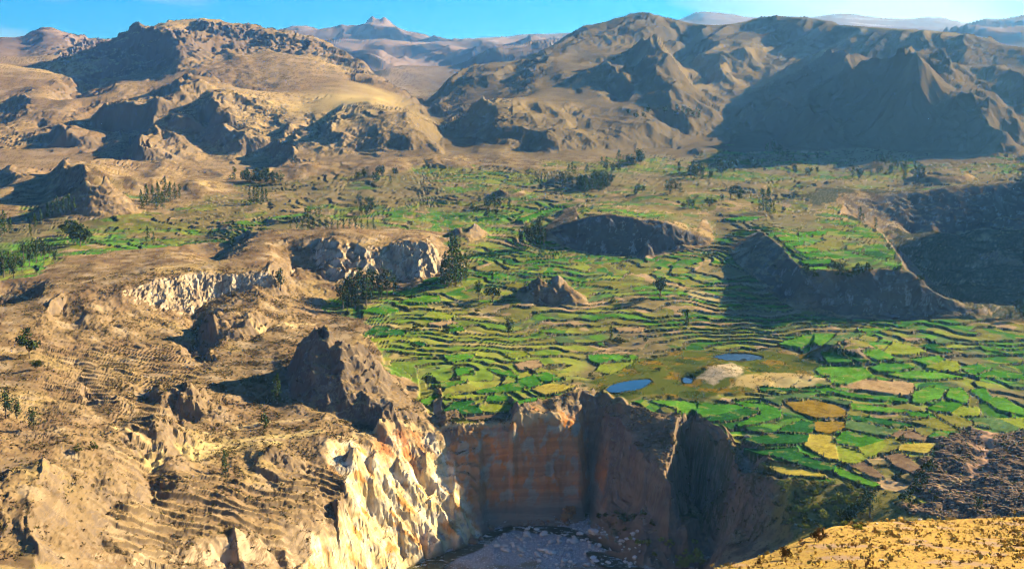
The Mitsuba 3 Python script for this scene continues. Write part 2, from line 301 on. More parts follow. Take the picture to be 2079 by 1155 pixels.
def hit(u, v, lift=0.0, rmin=0.0, grid=None):
    """First ground point (raised by lift) on the line of sight."""
    dx, dz = dirs(u, v)
    a = math.atan(dx)
    g = BASE if grid is None else grid
    i = np.clip((a - A0) / (A1 - A0) * (NA - 1), 0, NA - 1.001)
    i0 = int(i); t = i - i0
    z = g[i0] * (1 - t) + g[i0 + 1] * t + lift
    r = np.exp(_gr)
    y = r * math.cos(a)
    above = (z > dz * y) & (y > rmin)
    k = int(np.argmax(above)) if above.any() else NRR - 1
    if k > 0 and above.any():
        f0, f1 = dz * y[k - 1] - z[k - 1], dz * y[k] - z[k]
        s = f0 / (f0 - f1 + 1e-9)
        yy = y[k - 1] + (y[k] - y[k - 1]) * np.clip(s, 0, 1)
    else:
        yy = y[k]
    return np.array([dx * yy, yy, dz * yy])


# ------------------------------------------------------------------ spurs, gullies and knolls pressed into the survey
def near_line(P, X, Y):
    """Distance, side (+1 = right of the downhill walker's left hand, i.e. picture right) and run (0..1) to a polyline given top to bottom."""
    best = np.full(X.shape, 1e9); side = np.zeros(X.shape); run = np.zeros(X.shape)
    L = np.hypot(*np.diff(P[:, :2], axis=0).T); C = np.concatenate([[0], np.cumsum(L)]); tot = max(C[-1], 1e-6)
    for k in range(len(P) - 1):
        a, d = P[k, :2], P[k + 1, :2] - P[k, :2]
        l2 = max(d @ d, 1e-9)
        t = np.clip(((X - a[0]) * d[0] + (Y - a[1]) * d[1]) / l2, 0, 1)
        ex, ey = X - a[0] - t * d[0], Y - a[1] - t * d[1]
        dist = np.hypot(ex, ey)
        m = dist < best
        best = np.where(m, dist, best)
        side = np.where(m, np.sign(d[0] * ey - d[1] * ex), side)
        run = np.where(m, (C[k] + t * L[k]) / tot, run)
    return best, side, run


def stroke(pts, h, wl, wr, p=1.3, ends=(0.15, 0.15)):
    """A spur (h > 0) or gully (h < 0) along a line of sight points, wl and wr metres wide to picture left and right."""
    P = np.array([hit(u, v, 0.7 * max(h, 0), 0.9 * hit(u, v)[1]) for u, v in pts])
    w = 1.05 * max(wl, wr)
    a, r = np.arctan2(P[:, 0], P[:, 1]), np.hypot(P[:, 0], P[:, 1])
    pad = w / r.min()
    ia = np.clip(((np.array([a.min() - pad, a.max() + pad]) - A0) / (A1 - A0) * (NA - 1)).astype(int) + [0, 2], 0, NA)
    ir = np.clip(((np.log(np.array([max(r.min() - w, 25), r.max() + w])) - R0) / (R1 - R0) * (NRR - 1)).astype(int) + [0, 2], 0, NRR)
    sl = (slice(*ia), slice(*ir))
    X, Y = GX[sl], GY[sl]
    # the line itself wanders a little
    s = w * 0.14
    Xw, Yw = X + s * tex(FL, X, Y, w * 9), Y + s * tex(FL, X, Y, w * 9, 300, 500)
    d, side, run = near_line(P, Xw, Yw)
    # going from top to bottom towards the viewer the picture's left lies on the walker's right hand
    t = d / np.where(side > 0, wr, wl)
    k = np.clip(1 - t, 0, 1) ** p * sstep(0, ends[0] + 1e-6, run) * sstep(0, ends[1] + 1e-6, 1 - run)
    BASE[sl] = BASE[sl] + h * k


def mound(u, v, h, rx, ry, p=1.2, rough=0.3):
    """A knoll whose foot, below its top, is seen at (u, v)."""
    c = hit(u, v)
    pad = 1.4 * max(rx, ry) / c[1]
    a, r = math.atan2(c[0], c[1]), math.hypot(c[0], c[1])
    ia = np.clip(((np.array([a - pad, a + pad]) - A0) / (A1 - A0) * (NA - 1)).astype(int) + [0, 2], 0, NA)
    ir = np.clip(((np.log(np.array([r * (1 - pad), r * (1 + pad)])) - R0) / (R1 - R0) * (NRR - 1)).astype(int) + [0, 2], 0, NRR)
    sl = (slice(*ia), slice(*ir))
    X, Y = GX[sl], GY[sl]
    d = np.hypot((X - c[0]) / rx, (Y - c[1]) / ry) * (1 + rough * 0.35 * tex(FB, X, Y, max(rx, ry) * 8))
    BASE[sl] = BASE[sl] + h * np.clip(1 - d, 0, 1) ** p


# left mountain: spurs with their shaded sides to the left
for pts, h, wl, wr in [
    ([(268, 158), (235, 175), (195, 192), (160, 208)], 22, 50, 160),
    ([(376, 148), (330, 162), (285, 180), (245, 205), (212, 228)], 45, 60, 220),
    ([(405, 150), (372, 170), (352, 205), (332, 240), (312, 272)], 32, 45, 120),
    ([(455, 178), (452, 192), (430, 208), (405, 215)], 30, 60, 90),
    ([(418, 196), (385, 222), (368, 245)], 14, 30, 50),
    ([(385, 255), (345, 268), (310, 282), (280, 300)], 34, 55, 90),
    ([(245, 303), (205, 322), (165, 345), (130, 385)], 24, 40, 70),
    ([(222, 236), (185, 256), (150, 278)], 24, 50, 90),
    ([(160, 215), (120, 240), (80, 262)], 16, 40, 80),
    ([(52, 232), (28, 252), (2, 275)], 18, 40, 80),
    ([(440, 240), (455, 265), (480, 280), (540, 280)], 14, 40, 60),
    ([(180, 150), (150, 185), (150, 205)], -14, 40, 40),
    ([(600, 235), (630, 252), (670, 268)], -6, 15, 15),
    ([(505, 295), (560, 302), (590, 310), (625, 318)], 12, 26, 60),
    ([(300, 190), (260, 225), (240, 250)], 16, 50, 70),
    ([(110, 170), (60, 200), (20, 225)], 18, 60, 120),
    # valley of the terraces: low dark bluffs
    ([(700, 245), (680, 258), (645, 285)], 8, 60, 30),
]:
    stroke(pts, h * 1.15, wl, wr * 1.25)
# right mountain
for pts, h, wl, wr in [
    ([(1258, 62), (1262, 92), (1300, 108), (1328, 122), (1322, 160), (1342, 205)], 62, 95, 110),
    ([(1250, 85), (1252, 112), (1246, 140), (1250, 172)], 30, 75, 40),
    ([(1300, 60), (1330, 100), (1360, 128), (1388, 156)], 36, 60, 60),
    ([(1335, 30), (1372, 55), (1400, 85), (1420, 120)], -40, 90, 60),
    ([(1150, 130), (1190, 165), (1215, 190)], 12, 40, 70),
    ([(1200, 150), (1240, 190), (1265, 205)], -16, 40, 40),
    ([(1545, 50), (1520, 75), (1480, 105), (1460, 130)], 30, 90, 90),
    ([(1590, 60), (1555, 95), (1520, 130)], 26, 60, 40),
    ([(1650, 62), (1656, 92), (1688, 112), (1722, 150), (1765, 182), (1830, 225), (1905, 268)], 72, 130, 85),
    ([(1808, 75), (1832, 110), (1838, 165), (1862, 215)], 60, 120, 85),
    ([(1908, 84), (1932, 105), (1926, 145), (1965, 205), (2030, 260)], 68, 130, 100),
    ([(2000, 105), (2035, 122), (2079, 158), (2130, 200)], 40, 100, 90),
    ([(1512, 192), (1556, 228), (1635, 236), (1690, 272)], 30, 70, 50),
    ([(1572, 198), (1640, 232), (1712, 272)], 26, 50, 45),
    ([(1795, 165), (1850, 215), (1900, 250)], 26, 60, 60),
    ([(1920, 200), (1965, 228), (2030, 282)], 30, 70, 50),
    ([(1960, 205), (2020, 215), (2078, 258)], 26, 60, 45),
    ([(1460, 120), (1470, 150), (1488, 165)], 18, 30, 30),
    ([(960, 165), (985, 150), (1040, 130)], 16, 40, 40),
    ([(985, 140), (975, 155), (960, 170)], 14, 25, 30), ([(1015, 132), (1008, 150), (995, 165)], 14, 25, 30),
    ([(1130, 216), (1180, 245), (1200, 268)], -9, 40, 30),
    ([(1270, 215), (1330, 240), (1400, 268)], -8, 25, 25),
    ([(1000, 258), (1060, 268), (1090, 276), (1148, 292)], 14, 60, 40),
    ([(1100, 270), (1105, 290)], 10, 20, 25), ([(1140, 274), (1146, 296)], 10, 20, 25),
]:
    stroke(pts, h, wl, wr, 1.2, (.45, .15))
# brown ridges stepping down across the far valley
for pts, h, wl, wr in [
    ([(540, 352), (640, 338), (760, 332), (880, 322), (1000, 312), (1045, 328)], 13, 45, 60), ([(610, 378), (700, 364), (810, 368)], 8, 30, 40), ([(440, 472), (520, 442), (600, 434), (710, 452)], 8, 22, 26),
    ([(890, 396), (980, 385), (1065, 396)], 8, 26, 30), ([(1120, 372), (1200, 356), (1300, 368)], 10, 30, 40), ([(1300, 402), (1400, 391), (1500, 408)], 6, 26, 30), ([(1510, 376), (1600, 362), (1710, 371)], 8, 30, 40),
    ([(250, 328), (200, 358), (150, 398), (95, 432)], 15, 36, 80), ([(352, 318), (312, 350), (288, 388)], 11, 30, 60), ([(62, 330), (32, 362), (2, 398)], 11, 36, 60), ([(445, 335), (422, 358), (378, 392)], 9, 26, 50), ([(560, 345), (540, 362), (505, 372)], 8, 26, 50),
    ([(40, 424), (140, 406), (240, 416)], 6, 30, 30), ([(250, 375), (340, 362), (430, 372)], 8, 30, 40), ([(1080, 330), (1200, 318), (1330, 326)], 9, 40, 50), ([(700, 425), (790, 415), (880, 424)], 6, 18, 24),
]:
    stroke(pts, h, wl, wr, 1.1)
# low hills in the middle distance
for a in [
    (610, 352, 20, 70, 26, 1.1, .3), (560, 358, 12, 70, 22, 1.1, .3), (700, 345, 15, 130, 40, 1.2, .3), (900, 332, 14, 190, 30, 1.2, .3), (1010, 330, 8, 60, 26, 1, .3),
    (205, 402, 27, 36, 40, 1.1, .3), (120, 420, 6, 60, 30, 1.1, .3), (405, 388, 13, 30, 22, 1.0, .4), (300, 372, 9, 60, 30, 1, .4),
    (560, 458, 10, 28, 22, 0.9, .5), (610, 452, 15, 34, 24, 0.9, .5), (670, 462, 9, 50, 20, 1, .5), (540, 470, 8, 30, 20, .9, .5),
    (330, 446, 6, 60, 16, 1, .5), (420, 432, 8, 34, 16, 1, .5), (720, 402, 7, 60, 22, 1, .5), (880, 384, 9, 26, 22, .9, .5), (800, 372, 8, 70, 24, 1, .4), (960, 372, 8, 60, 22, 1, .4), (1290, 398, 7, 50, 20, 1, .5),
    (1100, 352, 10, 60, 30, 1, .4), (1230, 340, 9, 70, 30, 1, .4), (1380, 352, 9, 60, 30, 1, .4), (1620, 340, 9, 60, 34, 1, .4), (1750, 330, 9, 70, 34, 1, .4), (480, 380, 9, 40, 24, 1, .4), (80, 372, 10, 60, 30, 1, .4), (800, 440, 6, 50, 16, 1, .5), (1150, 428, 4, 50, 16, 1, .5),
    (772, 62, 85, 110, 150, 0.85, 0), (775, 70, 60, 520, 420, 1.2, .3), (604, 62, 50, 300, 300, 1.2, .3), (700, 66, 30, 400, 300, 1.2, .3),
    (952, 478, 15, 17, 24, 1.0, .4), (925, 480, 9, 22, 22, 1.1, .4),
    (1112, 598, 21, 21, 17, 0.95, .5), (1140, 602, 13, 22, 15, 1.0, .5), (1085, 606, 9, 26, 14, 1.0, .4), (1170, 603, 6, 20, 12, 1.1, .4),
    (1260, 592, 6, 26, 10, 1.0, .5), (1225, 596, 5, 20, 10, 1.0, .5), (1310, 596, 4, 24, 10, 1, .5),
    (1312, 524, 15, 8, 9, 0.9, .4),
    (1060, 398, 14, 45, 30, 1.0, .4), (1030, 402, 9, 40, 22, 1.0, .4), (1200, 372, 16, 50, 34, 1.0, .4), (1165, 384, 10, 40, 24, 1.0, .4), (1520, 378, 13, 32, 34, 1.0, .4),
    (1890, 365, 13, 45, 40, 1.0, .4), (1920, 358, 10, 40, 40, 1.0, .4), (1440, 312, 16, 40, 50, 1.0, .4), (1330, 395, 7, 60, 25, 1.0, .4),
    (2062, 535, 20, 32, 60, 0.9, .3), (1690, 400, 8, 90, 50, 1.0, .4),
    (190, 540, 7, 15, 9, 0.8, .5), (175, 548, 4, 16, 8, .9, .5), (320, 548, 3.5, 15, 9, 1, .4), (380, 533, 4, 40, 12, 1.0, .4),
    (470, 660, 15, 28, 16, 1.0, .6), (440, 672, 9, 18, 14, 1.0, .6), (560, 660, 5, 15, 9, 1.0, .5), (190, 655, 7, 12, 14, .9, .6), (215, 672, 6, 14, 9, 1, .6),
    (1465, 765, 9, 26, 17, 0.8, .3), (1590, 772, 4, 46, 12, 1.0, .3), (1690, 778, 3, 24, 9, 1.0, .3), (1715, 718, 8, 22, 22, 1.0, .3), (1760, 712, 7, 40, 22, 1.0, .3),
    (1320, 755, 4, 16, 6, 1.0, .5),
    (225, 820, 7, 16, 12, .9, .5), (350, 815, 12, 17, 14, .9, .5), (385, 822, 9, 18, 12, 1.0, .5),
    (330, 905, 12, 15, 22, 0.9, .5), (530, 930, 8, 14, 12, 1.0, .5), (250, 985, 5, 8, 8, .9, .5),
    (790, 845, 8, 15, 12, .9, .5), (850, 858, 5, 14, 10, 1.0, .4),
]:
    mound(*a)
# the pale cliffs of the river spur: ribs running down to the water
for pts, h, wl, wr in [
    ([(700, 900), (740, 960), (790, 1030), (850, 1110)], 5, 5, 6), ([(745, 915), (800, 985), (860, 1060), (905, 1110)], 5, 5, 7),
    ([(800, 930), (850, 985), (900, 1040), (945, 1095)], 5, 4, 6), ([(850, 920), (895, 985), (940, 1040), (975, 1085)], 4, 4, 5),
    ([(700, 985), (740, 1060), (790, 1130)], 5, 5, 6), ([(680, 1030), (700, 1090), (740, 1150)], 5, 5, 6),
    ([(770, 960), (820, 1040), (870, 1110)], -4, 4, 4), ([(720, 950), (760, 1020), (820, 1110)], -4, 4, 4),
    ([(820, 905), (850, 950), (880, 1000)], -4, 6, 5), ([(660, 1090), (670, 1150)], -4, 4, 4),
]:
    stroke(pts, 1.5 * h, 1.2 * wl, 1.4 * wr, ends=(.1, .05))
# dry gullies of the near left slope
for pts, h, wl, wr in [
    ([(590, 660), (500, 690), (430, 690), (395, 715)], -4, 10, 8), ([(405, 640), (400, 680), (395, 720), (420, 740)], -6, 9, 8),
    ([(180, 780), (180, 820), (205, 850)], -3, 3, 4), ([(150, 700), (165, 760), (200, 800)], -2, 5, 5),
    ([(320, 880), (320, 920), (290, 970), (230, 1000), (205, 1050), (185, 1110)], -5, 13, 9),
    ([(335, 862), (352, 900), (348, 940), (330, 978)], 7, 9, 40), ([(533, 898), (546, 930), (540, 958)], 5, 5, 18), ([(485, 1062), (492, 1100), (500, 1158)], 5, 4, 16), 
    ([(358, 793), (368, 818)], 6, 5, 13), ([(805, 806), (792, 838), (768, 864)], 8, 6, 14),
    ([(440, 1090), (455, 1130), (460, 1155)], -5, 6, 5), ([(545, 1085), (560, 1120), (580, 1155)], -5, 6, 5), ([(300, 1120), (320, 1155)], -8, 8, 6),
    ([(60, 900), (70, 960), (60, 1050)], 6, 9, 12), ([(0, 930), (10, 1000), (5, 1080)], 6, 7, 9),
    ([(50, 1000), (60, 1060), (70, 1120)], 4, 5, 7),
]:
    stroke(pts, h, wl, wr, ends=(.25, .15))

_s = gaussian_filter(BASE, (5, 7))
_k = sstep(0.22, 0.55, np.hypot(np.gradient(_s, _gr, axis=1), np.gradient(_s, _ga, axis=0)) / np.exp(GR)) * (GR > math.log(330))
_k = np.maximum(_k, (GR < math.log(330)) * 1.0)
BASE = BASE * _k + _s * (1 - _k)

# steepness of the finished survey
_dzr = np.gradient(BASE, _gr, axis=1) / np.exp(GR)
_dza = np.gradient(BASE, _ga, axis=0) / np.exp(GR)
STEEP = gaussian_filter(np.hypot(_dzr, _dza), 1.0)
DZX = _dzr * np.sin(GA) + _dza * np.cos(GA)
DZY = _dzr * np.cos(GA) - _dza * np.sin(GA)

# ------------------------------------------------------------------ the mesh: rows spaced so that every slope keeps its detail
NCOL, NROW = 1180, 975
ca = np.sort(np.concatenate([np.linspace(-0.488, 0.488, NCOL - 60), np.linspace(-0.60, -0.49, 30), np.linspace(0.49, 0.60, 30)]))
fine = np.linspace(R0, R1 - 0.01, 4200)
IA = (ca - A0) / (A1 - A0) * (NA - 1)
prof = map_coordinates(BASE, np.meshgrid(IA, (fine - R0) / (R1 - R0) * (NRR - 1), indexing='ij'), order=1)
tanv = prof / np.exp(fine)
dt = np.diff(tanv, axis=1)
shown = np.maximum.accumulate(tanv, axis=1)[:, :-1] <= tanv[:, :-1] + 1e-5
w = np.where(shown, np.abs(dt), 0.3 * np.abs(dt)) + 0.10 * np.diff(fine)[None] * np.minimum(1, np.exp(-np.maximum(0, np.log(100) - fine[:-1]))) * 0.06
w = np.where((tanv[:, :-1] < -0.47), w * 0.05, w)
w = w + np.where(shown, 1, .35) * np.diff(fine)[None] * (0.0035 + 0.055 * (fine[:-1] > math.log(2500)) * (fine[:-1] < math.log(9200)))
cum = np.concatenate([np.zeros((NCOL, 1)), np.cumsum(w, 1)], 1)
cum /= cum[:, -1:]
cum = gaussian_filter1d(cum, 24, axis=0, mode='nearest')
VR = np.stack([np.interp(np.linspace(0, 1, NROW), cum[i], fine) for i in range(NCOL)])
VA = np.repeat(ca[:, None], NROW, 1)
RR = np.exp(VR)
VX, VY = RR * np.sin(VA), RR * np.cos(VA)


def samp(grid, x, y):
    return base_at(x, y, grid)


def ground(pts):
    """World outline of ground seen inside the given sight points."""
    return np.array([hit(u, v)[:2] for u, v in pts])


def soften(P, times=1):
    for _ in range(times):
        Q = np.roll(P, -1, 0)
        P = np.stack([0.86 * P + 0.14 * Q, 0.14 * P + 0.86 * Q], 1).reshape(-1, 2)
    return P


def inside(P, x, y):
    """Which points lie in the outline, and every point's distance to its edge (exact near the outline)."""
    c = np.zeros(x.shape, bool); d = np.full(x.shape, 1e9)
    for a, b in zip(P, np.roll(P, -1, 0)):
        c ^= ((a[1] > y) != (b[1] > y)) & (x < (b[0] - a[0]) * (y - a[1]) / (b[1] - a[1] + 1e-12) + a[0])
        e = b - a
        t = np.clip(((x - a[0]) * e[0] + (y - a[1]) * e[1]) / max(e @ e, 1e-9), 0, 1)
        d = np.minimum(d, np.hypot(x - a[0] - t * e[0], y - a[1] - t * e[1]))
    return c, d


def zone(pts, feather):
    """Soft mask (0..1) of a patch of ground over all vertices."""
    P = ground(pts)
    m = np.zeros(VX.shape)
    w = (VX > P[:, 0].min() - feather) & (VX < P[:, 0].max() + feather) & (VY > P[:, 1].min() - feather) & (VY < P[:, 1].max() + feather)
    c, d = inside(P, VX[w] + feather * 0.5 * tex(FB, VX[w], VY[w], feather * 20), VY[w] + feather * .5 * tex(FC, VX[w], VY[w], feather * 20))
    m[w] = np.clip(0.5 + np.where(c, d, -d) / feather, 0, 1)
    return m


ST = samp(STEEP, VX, VY)
B0 = base_at(VX, VY)
gx, gy = samp(DZX, VX, VY), samp(DZY, VX, VY)
gl = np.hypot(gx, gy) + 1e-6
dist = RR
midf = sstep(1250, 1750, dist)
nearf = np.clip(dist / 500.0, 0.02, 1.0)
land = (dist > 200)

# patches of ground
river_low = (B0 < -196) & (dist > 380) & (dist < 640)
marsh = zone([(1190, 775), (1235, 740), (1330, 722), (1440, 706), (1560, 706), (1650, 722), (1665, 745), (1600, 765), (1510, 800), (1460, 815), (1330, 808), (1240, 800)], 8)
dryleft = zone([(-400, 470), (0, 572), (70, 560), (130, 520), (280, 505), (420, 490), (500, 478), (620, 466), (800, 464), (905, 470), (905, 552), (850, 580), (760, 590), (690, 596), (650, 615), (738, 648), (758, 690), (800, 760), (850, 815), (890, 858), (1040, 850), (1120, 812), (1150, 795), (1240, 803), (1380, 840), (1460, 872), (1500, 905), (1520, 950), (1580, 990), (1590, 1080), (1400, 1155), (1000, 1155), (600, 1155), (0, 1155), (-400, 1155)], 6)
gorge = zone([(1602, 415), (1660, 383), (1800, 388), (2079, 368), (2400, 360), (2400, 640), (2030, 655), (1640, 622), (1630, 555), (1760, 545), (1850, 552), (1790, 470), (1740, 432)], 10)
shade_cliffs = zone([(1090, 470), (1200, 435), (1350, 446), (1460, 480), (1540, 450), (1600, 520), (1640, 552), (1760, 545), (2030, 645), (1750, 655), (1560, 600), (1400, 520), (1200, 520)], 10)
shrubland = zone([(1585, 968), (1700, 978), (1810, 990), (1870, 1010), (1830, 1060), (1600, 1100), (1560, 1050)], 8)
rockside = zone([(1870, 960), (1890, 920), (1930, 885), (1980, 862), (2079, 878), (2400, 880), (2400, 1060), (1850, 1050), (1855, 1010)], 5)
yellow = zone([(655, 893), (735, 905), (790, 872), (905, 880), (950, 985), (992, 1080), (930, 1120), (820, 1165), (600, 1165), (640, 1110), (685, 1060), (702, 1000), (690, 960)], 4)
wallz = zone([(905, 876), (1135, 846), (1200, 860), (1230, 1045), (985, 1066), (940, 985)], 5)
paleP = zone([(262, 572), (440, 543), (548, 543), (556, 585), (440, 608), (400, 650), (330, 640), (262, 605)], 6)
paleD = zone([(598, 535), (660, 482), (692, 468), (740, 480), (795, 490), (832, 476), (870, 490), (908, 550), (850, 580), (690, 592), (600, 552)], 6)
golden = zone([(500, 225), (540, 180), (640, 165), (720, 205), (800, 215), (780, 228), (620, 250)], 150)

# wandering contours: flutes on cliffs, gullies on slopes, nothing where it is flat
push = (0.75 * tex(RL, VX, VY, 130) + 0.22 * tex(RL, VX, VY, 34, 100)) * sstep(0.40, 1.0, ST) * (1 - midf) * nearf * np.where(dist < 470, 0.15, 1.0) * (1 - 0.6 * wallz) * (1 - 0.55 * yellow)
push = push + (0.6 * tex(RL, VX, VY, 16, 60)) * (paleP + 1.3 * paleD + 0.25 * yellow) * sstep(.4, .8, ST)
rocky = sstep(0.5, 0.75, ST)
push = push + 1.6 * tex(RL, VX, VY, 70, 222) * paleD * sstep(.25, .5, ST)
push = push + (3.0 * tex(RL, VX, VY, 900) + 1.0 * tex(RL, VX, VY, 260, 77)) * midf * sstep(.12, .45, ST) * (1 - golden)
WX, WY = VX + gx / gl * push, VY + gy / gl * push
Z = base_at(WX, WY)
Z = Z + midf * sstep(0.08, 0.35, ST) * (1 - 0.8 * golden) * (2.6 * tex(FB, VX, VY, 1600) + 1.2 * tex(RG, VX, VY, 700, 31)) * np.clip(dist / 2500, .4, 2.0)
# drainage: gullies running down the mountain faces
_cr, _al = VX * 0.86 - VY * 0.50, (VX * 0.50 + VY * 0.86)
_side = sstep(-150, 150, VX - (865 - UC) / FPX * VY)
_m = midf * sstep(0.12, 0.35, ST) * (dist < 3600)
Z = Z + _m * (_side * (4.5 * tex(RL, _cr + 40 * tex(FL, VX, VY, 1500), _al * 0.2, 1100) + 1.4 * tex(RL, _cr, _al * 0.25, 420, 300)) + (1 - _side) * (1 - golden) * (2.5 * tex(RL, VX + 0.35 * VY + 40 * tex(FL, VX, VY, 1500), VY * 0.25, 900, 50) + 1.2 * tex(RL, VX, VY * .3, 360, 10)))
Z = Z + _m * (1 - .7 * golden) * (0.9 * tex(RG, VX, VY, 330, 123) + 0.7 * tex(FH, VX, VY, 260))
# crags of the left mountain
crag = zone([(105, 118), (240, 66), (330, 58), (400, 45), (470, 50), (540, 55), (640, 78), (720, 125), (760, 165), (700, 150), (600, 112), (520, 96), (440, 118), (340, 138), (160, 160)], 60)
ledge = tex(FB, VX, VY, 900, 5) * 25 + B0
Z = Z + crag * midf * (4.0 * tex(RG, VX, VY, 620, 11) + 12 * (sstep(.55, .8, (ledge / 34.0) % 1) - (ledge / 34.0) % 1))
Z = Z + sstep(3300, 4300, dist) * (34 * tex(RL, VX, VY, 6000) + 5 * tex(RG, VX, VY, 3000)) * (1 - 0.85 * sstep(6600, 7700, dist)) * (1 - 0.8 * ((VX / VY * FPX + UC) < 340) * sstep(3600, 4000, dist))
Z = Z + gorge * (1.3 * tex(FB, VX, VY, 220) + 0.8 * tex(RG, VX, VY, 300)) * (B0 < -135)
# ledges of the near cliffs, rubble of the stony slope
_lf = (B0 + 1.6 * tex(FB, VX, VY, 120, 88)) / 5.5 + 100
_lf = _lf - np.floor(_lf)
Z = Z + sstep(0.55, 0.9, ST) * (1 - midf) * np.where(dist < 470, 0.8, 3.0) * (dist > 300) * (1 - 0.5 * yellow) * (0.25 + 0.75 * sstep(-.5, .6, tex(FB, VX, VY, 140, 44))) * (sstep(0.45, 0.95, _lf) - _lf)
Z = Z + rockside * 0.8 * tex(FB, VX, VY, 70, 15)
rough = sstep(0.14, 0.5, ST)
Z = Z + (1 - midf) * nearf * rough * (0.35 * tex(FB, VX, VY, 110) + 0.10 * tex(RG, VX, VY, 60))
Z = Z + (1 - midf) * nearf * dryleft * (dist > 250) * (1 - river_low) * (0.35 + 0.65 * sstep(.08, .25, ST)) * (0.17 * tex(FH, VX, VY, 60) + 0.4 * tex(FB, VX, VY, 70, 9) + 0.5 * tex(RL, VX, VY, 330, 33))

# ponds and river channels lie a little lower than their banks
PONDS = [('pond', 'largest blue pond in the marsh, nearest the cliff', [(1232, 788), (1240, 781), (1262, 775), (1290, 770), (1318, 768), (1323, 774), (1308, 784), (1285, 792), (1255, 797), (1238, 796)]),
         ('pond', 'smallest blue pool beside the pale mound in the marsh', [(1388, 766), (1398, 762), (1407, 766), (1403, 777), (1391, 777)]),
         ('pond', 'dark pond at the far edge of the marsh under the terraces', [(1448, 724), (1475, 716), (1515, 716), (1545, 722), (1548, 728), (1515, 732), (1475, 731)]),
         ('river', 'brown green river bending round the foot of the cream cliff', [(985, 1072), (1035, 1062), (1048, 1067), (1012, 1085), (995, 1100), (965, 1118), (935, 1128), (905, 1142), (890, 1160), (860, 1200), (800, 1200), (832, 1152), (880, 1129), (938, 1104), (975, 1090)]),
         ('river', 'small dark pool of the river behind the gravel bar', [(1192, 1124), (1230, 1119), (1290, 1138), (1318, 1158), (1250, 1160), (1205, 1142)]),
         ('river', 'narrow stream threading the grey boulders below the rust cliff', [(1040, 1062), (1090, 1070), (1150, 1074), (1190, 1084), (1240, 1098), (1262, 1112), (1235, 1108), (1180, 1092), (1130, 1082), (1070, 1078), (1042, 1070)])]
POND_POLY = []
wet = np.zeros(VX.shape)
for _n, _l, _p in PONDS:
    P = soften(ground(_p), 2)
    w = (VX > P[:, 0].min() - 6) & (VX < P[:, 0].max() + 6) & (VY > P[:, 1].min() - 6) & (VY < P[:, 1].max() + 6)
    c, d = inside(P, VX[w], VY[w])
    low = np.clip(np.where(c, 1, 1 - d / 1.5), 0, 1)
    wet[w] = np.maximum(wet[w], low)
    level = np.median(base_at(P[:, 0], P[:, 1])) - 0.15
    Z[w] = Z[w] * (1 - low) + low * np.minimum(Z[w], np.where(c, level - 0.5, level + 0.3))
    POND_POLY.append((P, level))

# ---- terraces: level treads and steep risers following the slope of the ground
flat = 1 - sstep(0.22, 0.42, ST)
valley = (1 - dryleft) * (1 - gorge) * flat * land * (dist > 420) * (1 - marsh) * sstep(-2, -8, B0 + 86 - 12 * sstep(-250, 500, VX) + 3.5 * tex(FB, VX, VY, 600)) * (dist < 2000) * (1 - sstep(1180, 1330, dist + 60 * tex(FB, VX, VY, 500, 71)) * sstep(-150, -350, VX)) * (1 - rockside) * (1 - shrubland) * ~river_low
step = np.where(dist < 1050, 1.7, 2.5)
wig = 1.0 * tex(FL, VX, VY, 480) + 0.22 * tex(FL, VX, VY, 170, 50, 20) + 0.07 * tex(FB, VX, VY, 60)
ZQ = B0 / step + wig + 500
lev = np.floor(ZQ)
fr = ZQ - lev
tread = step * (lev - 500 - wig + 0.16 * fr + 0.84 * sstep(0.88, 1.0, fr))
tz = sstep(0.3, 0.7, valley)
Z = Z * (1 - tz) + tz * (tread + 0.10 * tex(FB, VX, VY, 40))
riser = tz * sstep(0.85, 0.90, fr)
# old terraces on the dry hillsides
oldt = zone([(225, 1000), (330, 985), (430, 960), (690, 965), (690, 1050), (560, 1085), (380, 1085), (250, 1140), (180, 1120), (200, 1040)], 8) + .7 * zone([(90, 700), (300, 690), (400, 720), (400, 840), (250, 850), (100, 800)], 10) + zone([(240, 880), (330, 850), (330, 940), (240, 960)], 6)
oldt = np.clip(oldt, 0, 1)
q2 = B0 / 6.0 + VY / 7.5 + VX / 60.0 + 0.35 * tex(FL, VX, VY, 160) + 0.06 * tex(FB, VX, VY, 50) + 500
f2 = q2 - np.floor(q2)
Z = Z + oldt * 2.3 * (sstep(0.78, 1.0, f2) - f2) * 0.9
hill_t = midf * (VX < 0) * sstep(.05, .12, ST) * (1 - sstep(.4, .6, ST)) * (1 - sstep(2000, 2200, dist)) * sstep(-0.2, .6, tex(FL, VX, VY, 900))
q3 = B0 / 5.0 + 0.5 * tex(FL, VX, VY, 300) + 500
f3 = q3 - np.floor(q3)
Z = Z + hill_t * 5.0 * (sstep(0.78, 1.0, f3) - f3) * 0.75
# along a terrace the plots change hands
blk = (VX + 40 * tex(FL, VX, VY, 500, 3) + 37.0 * (lev % 7)) / (50 + 22 * ((lev * 7919) % 5) + 60 * sstep(850, 1300, dist))
cell = np.floor(blk)
bfr = np.abs(blk - cell - 0.5) * 2
hsh = np.abs(np.sin(lev * 127.1 + cell * 311.7) * 43758.5453) % 1
hsh2 = np.abs(np.sin(lev * 269.5 + cell * 183.3) * 28001.8384) % 1

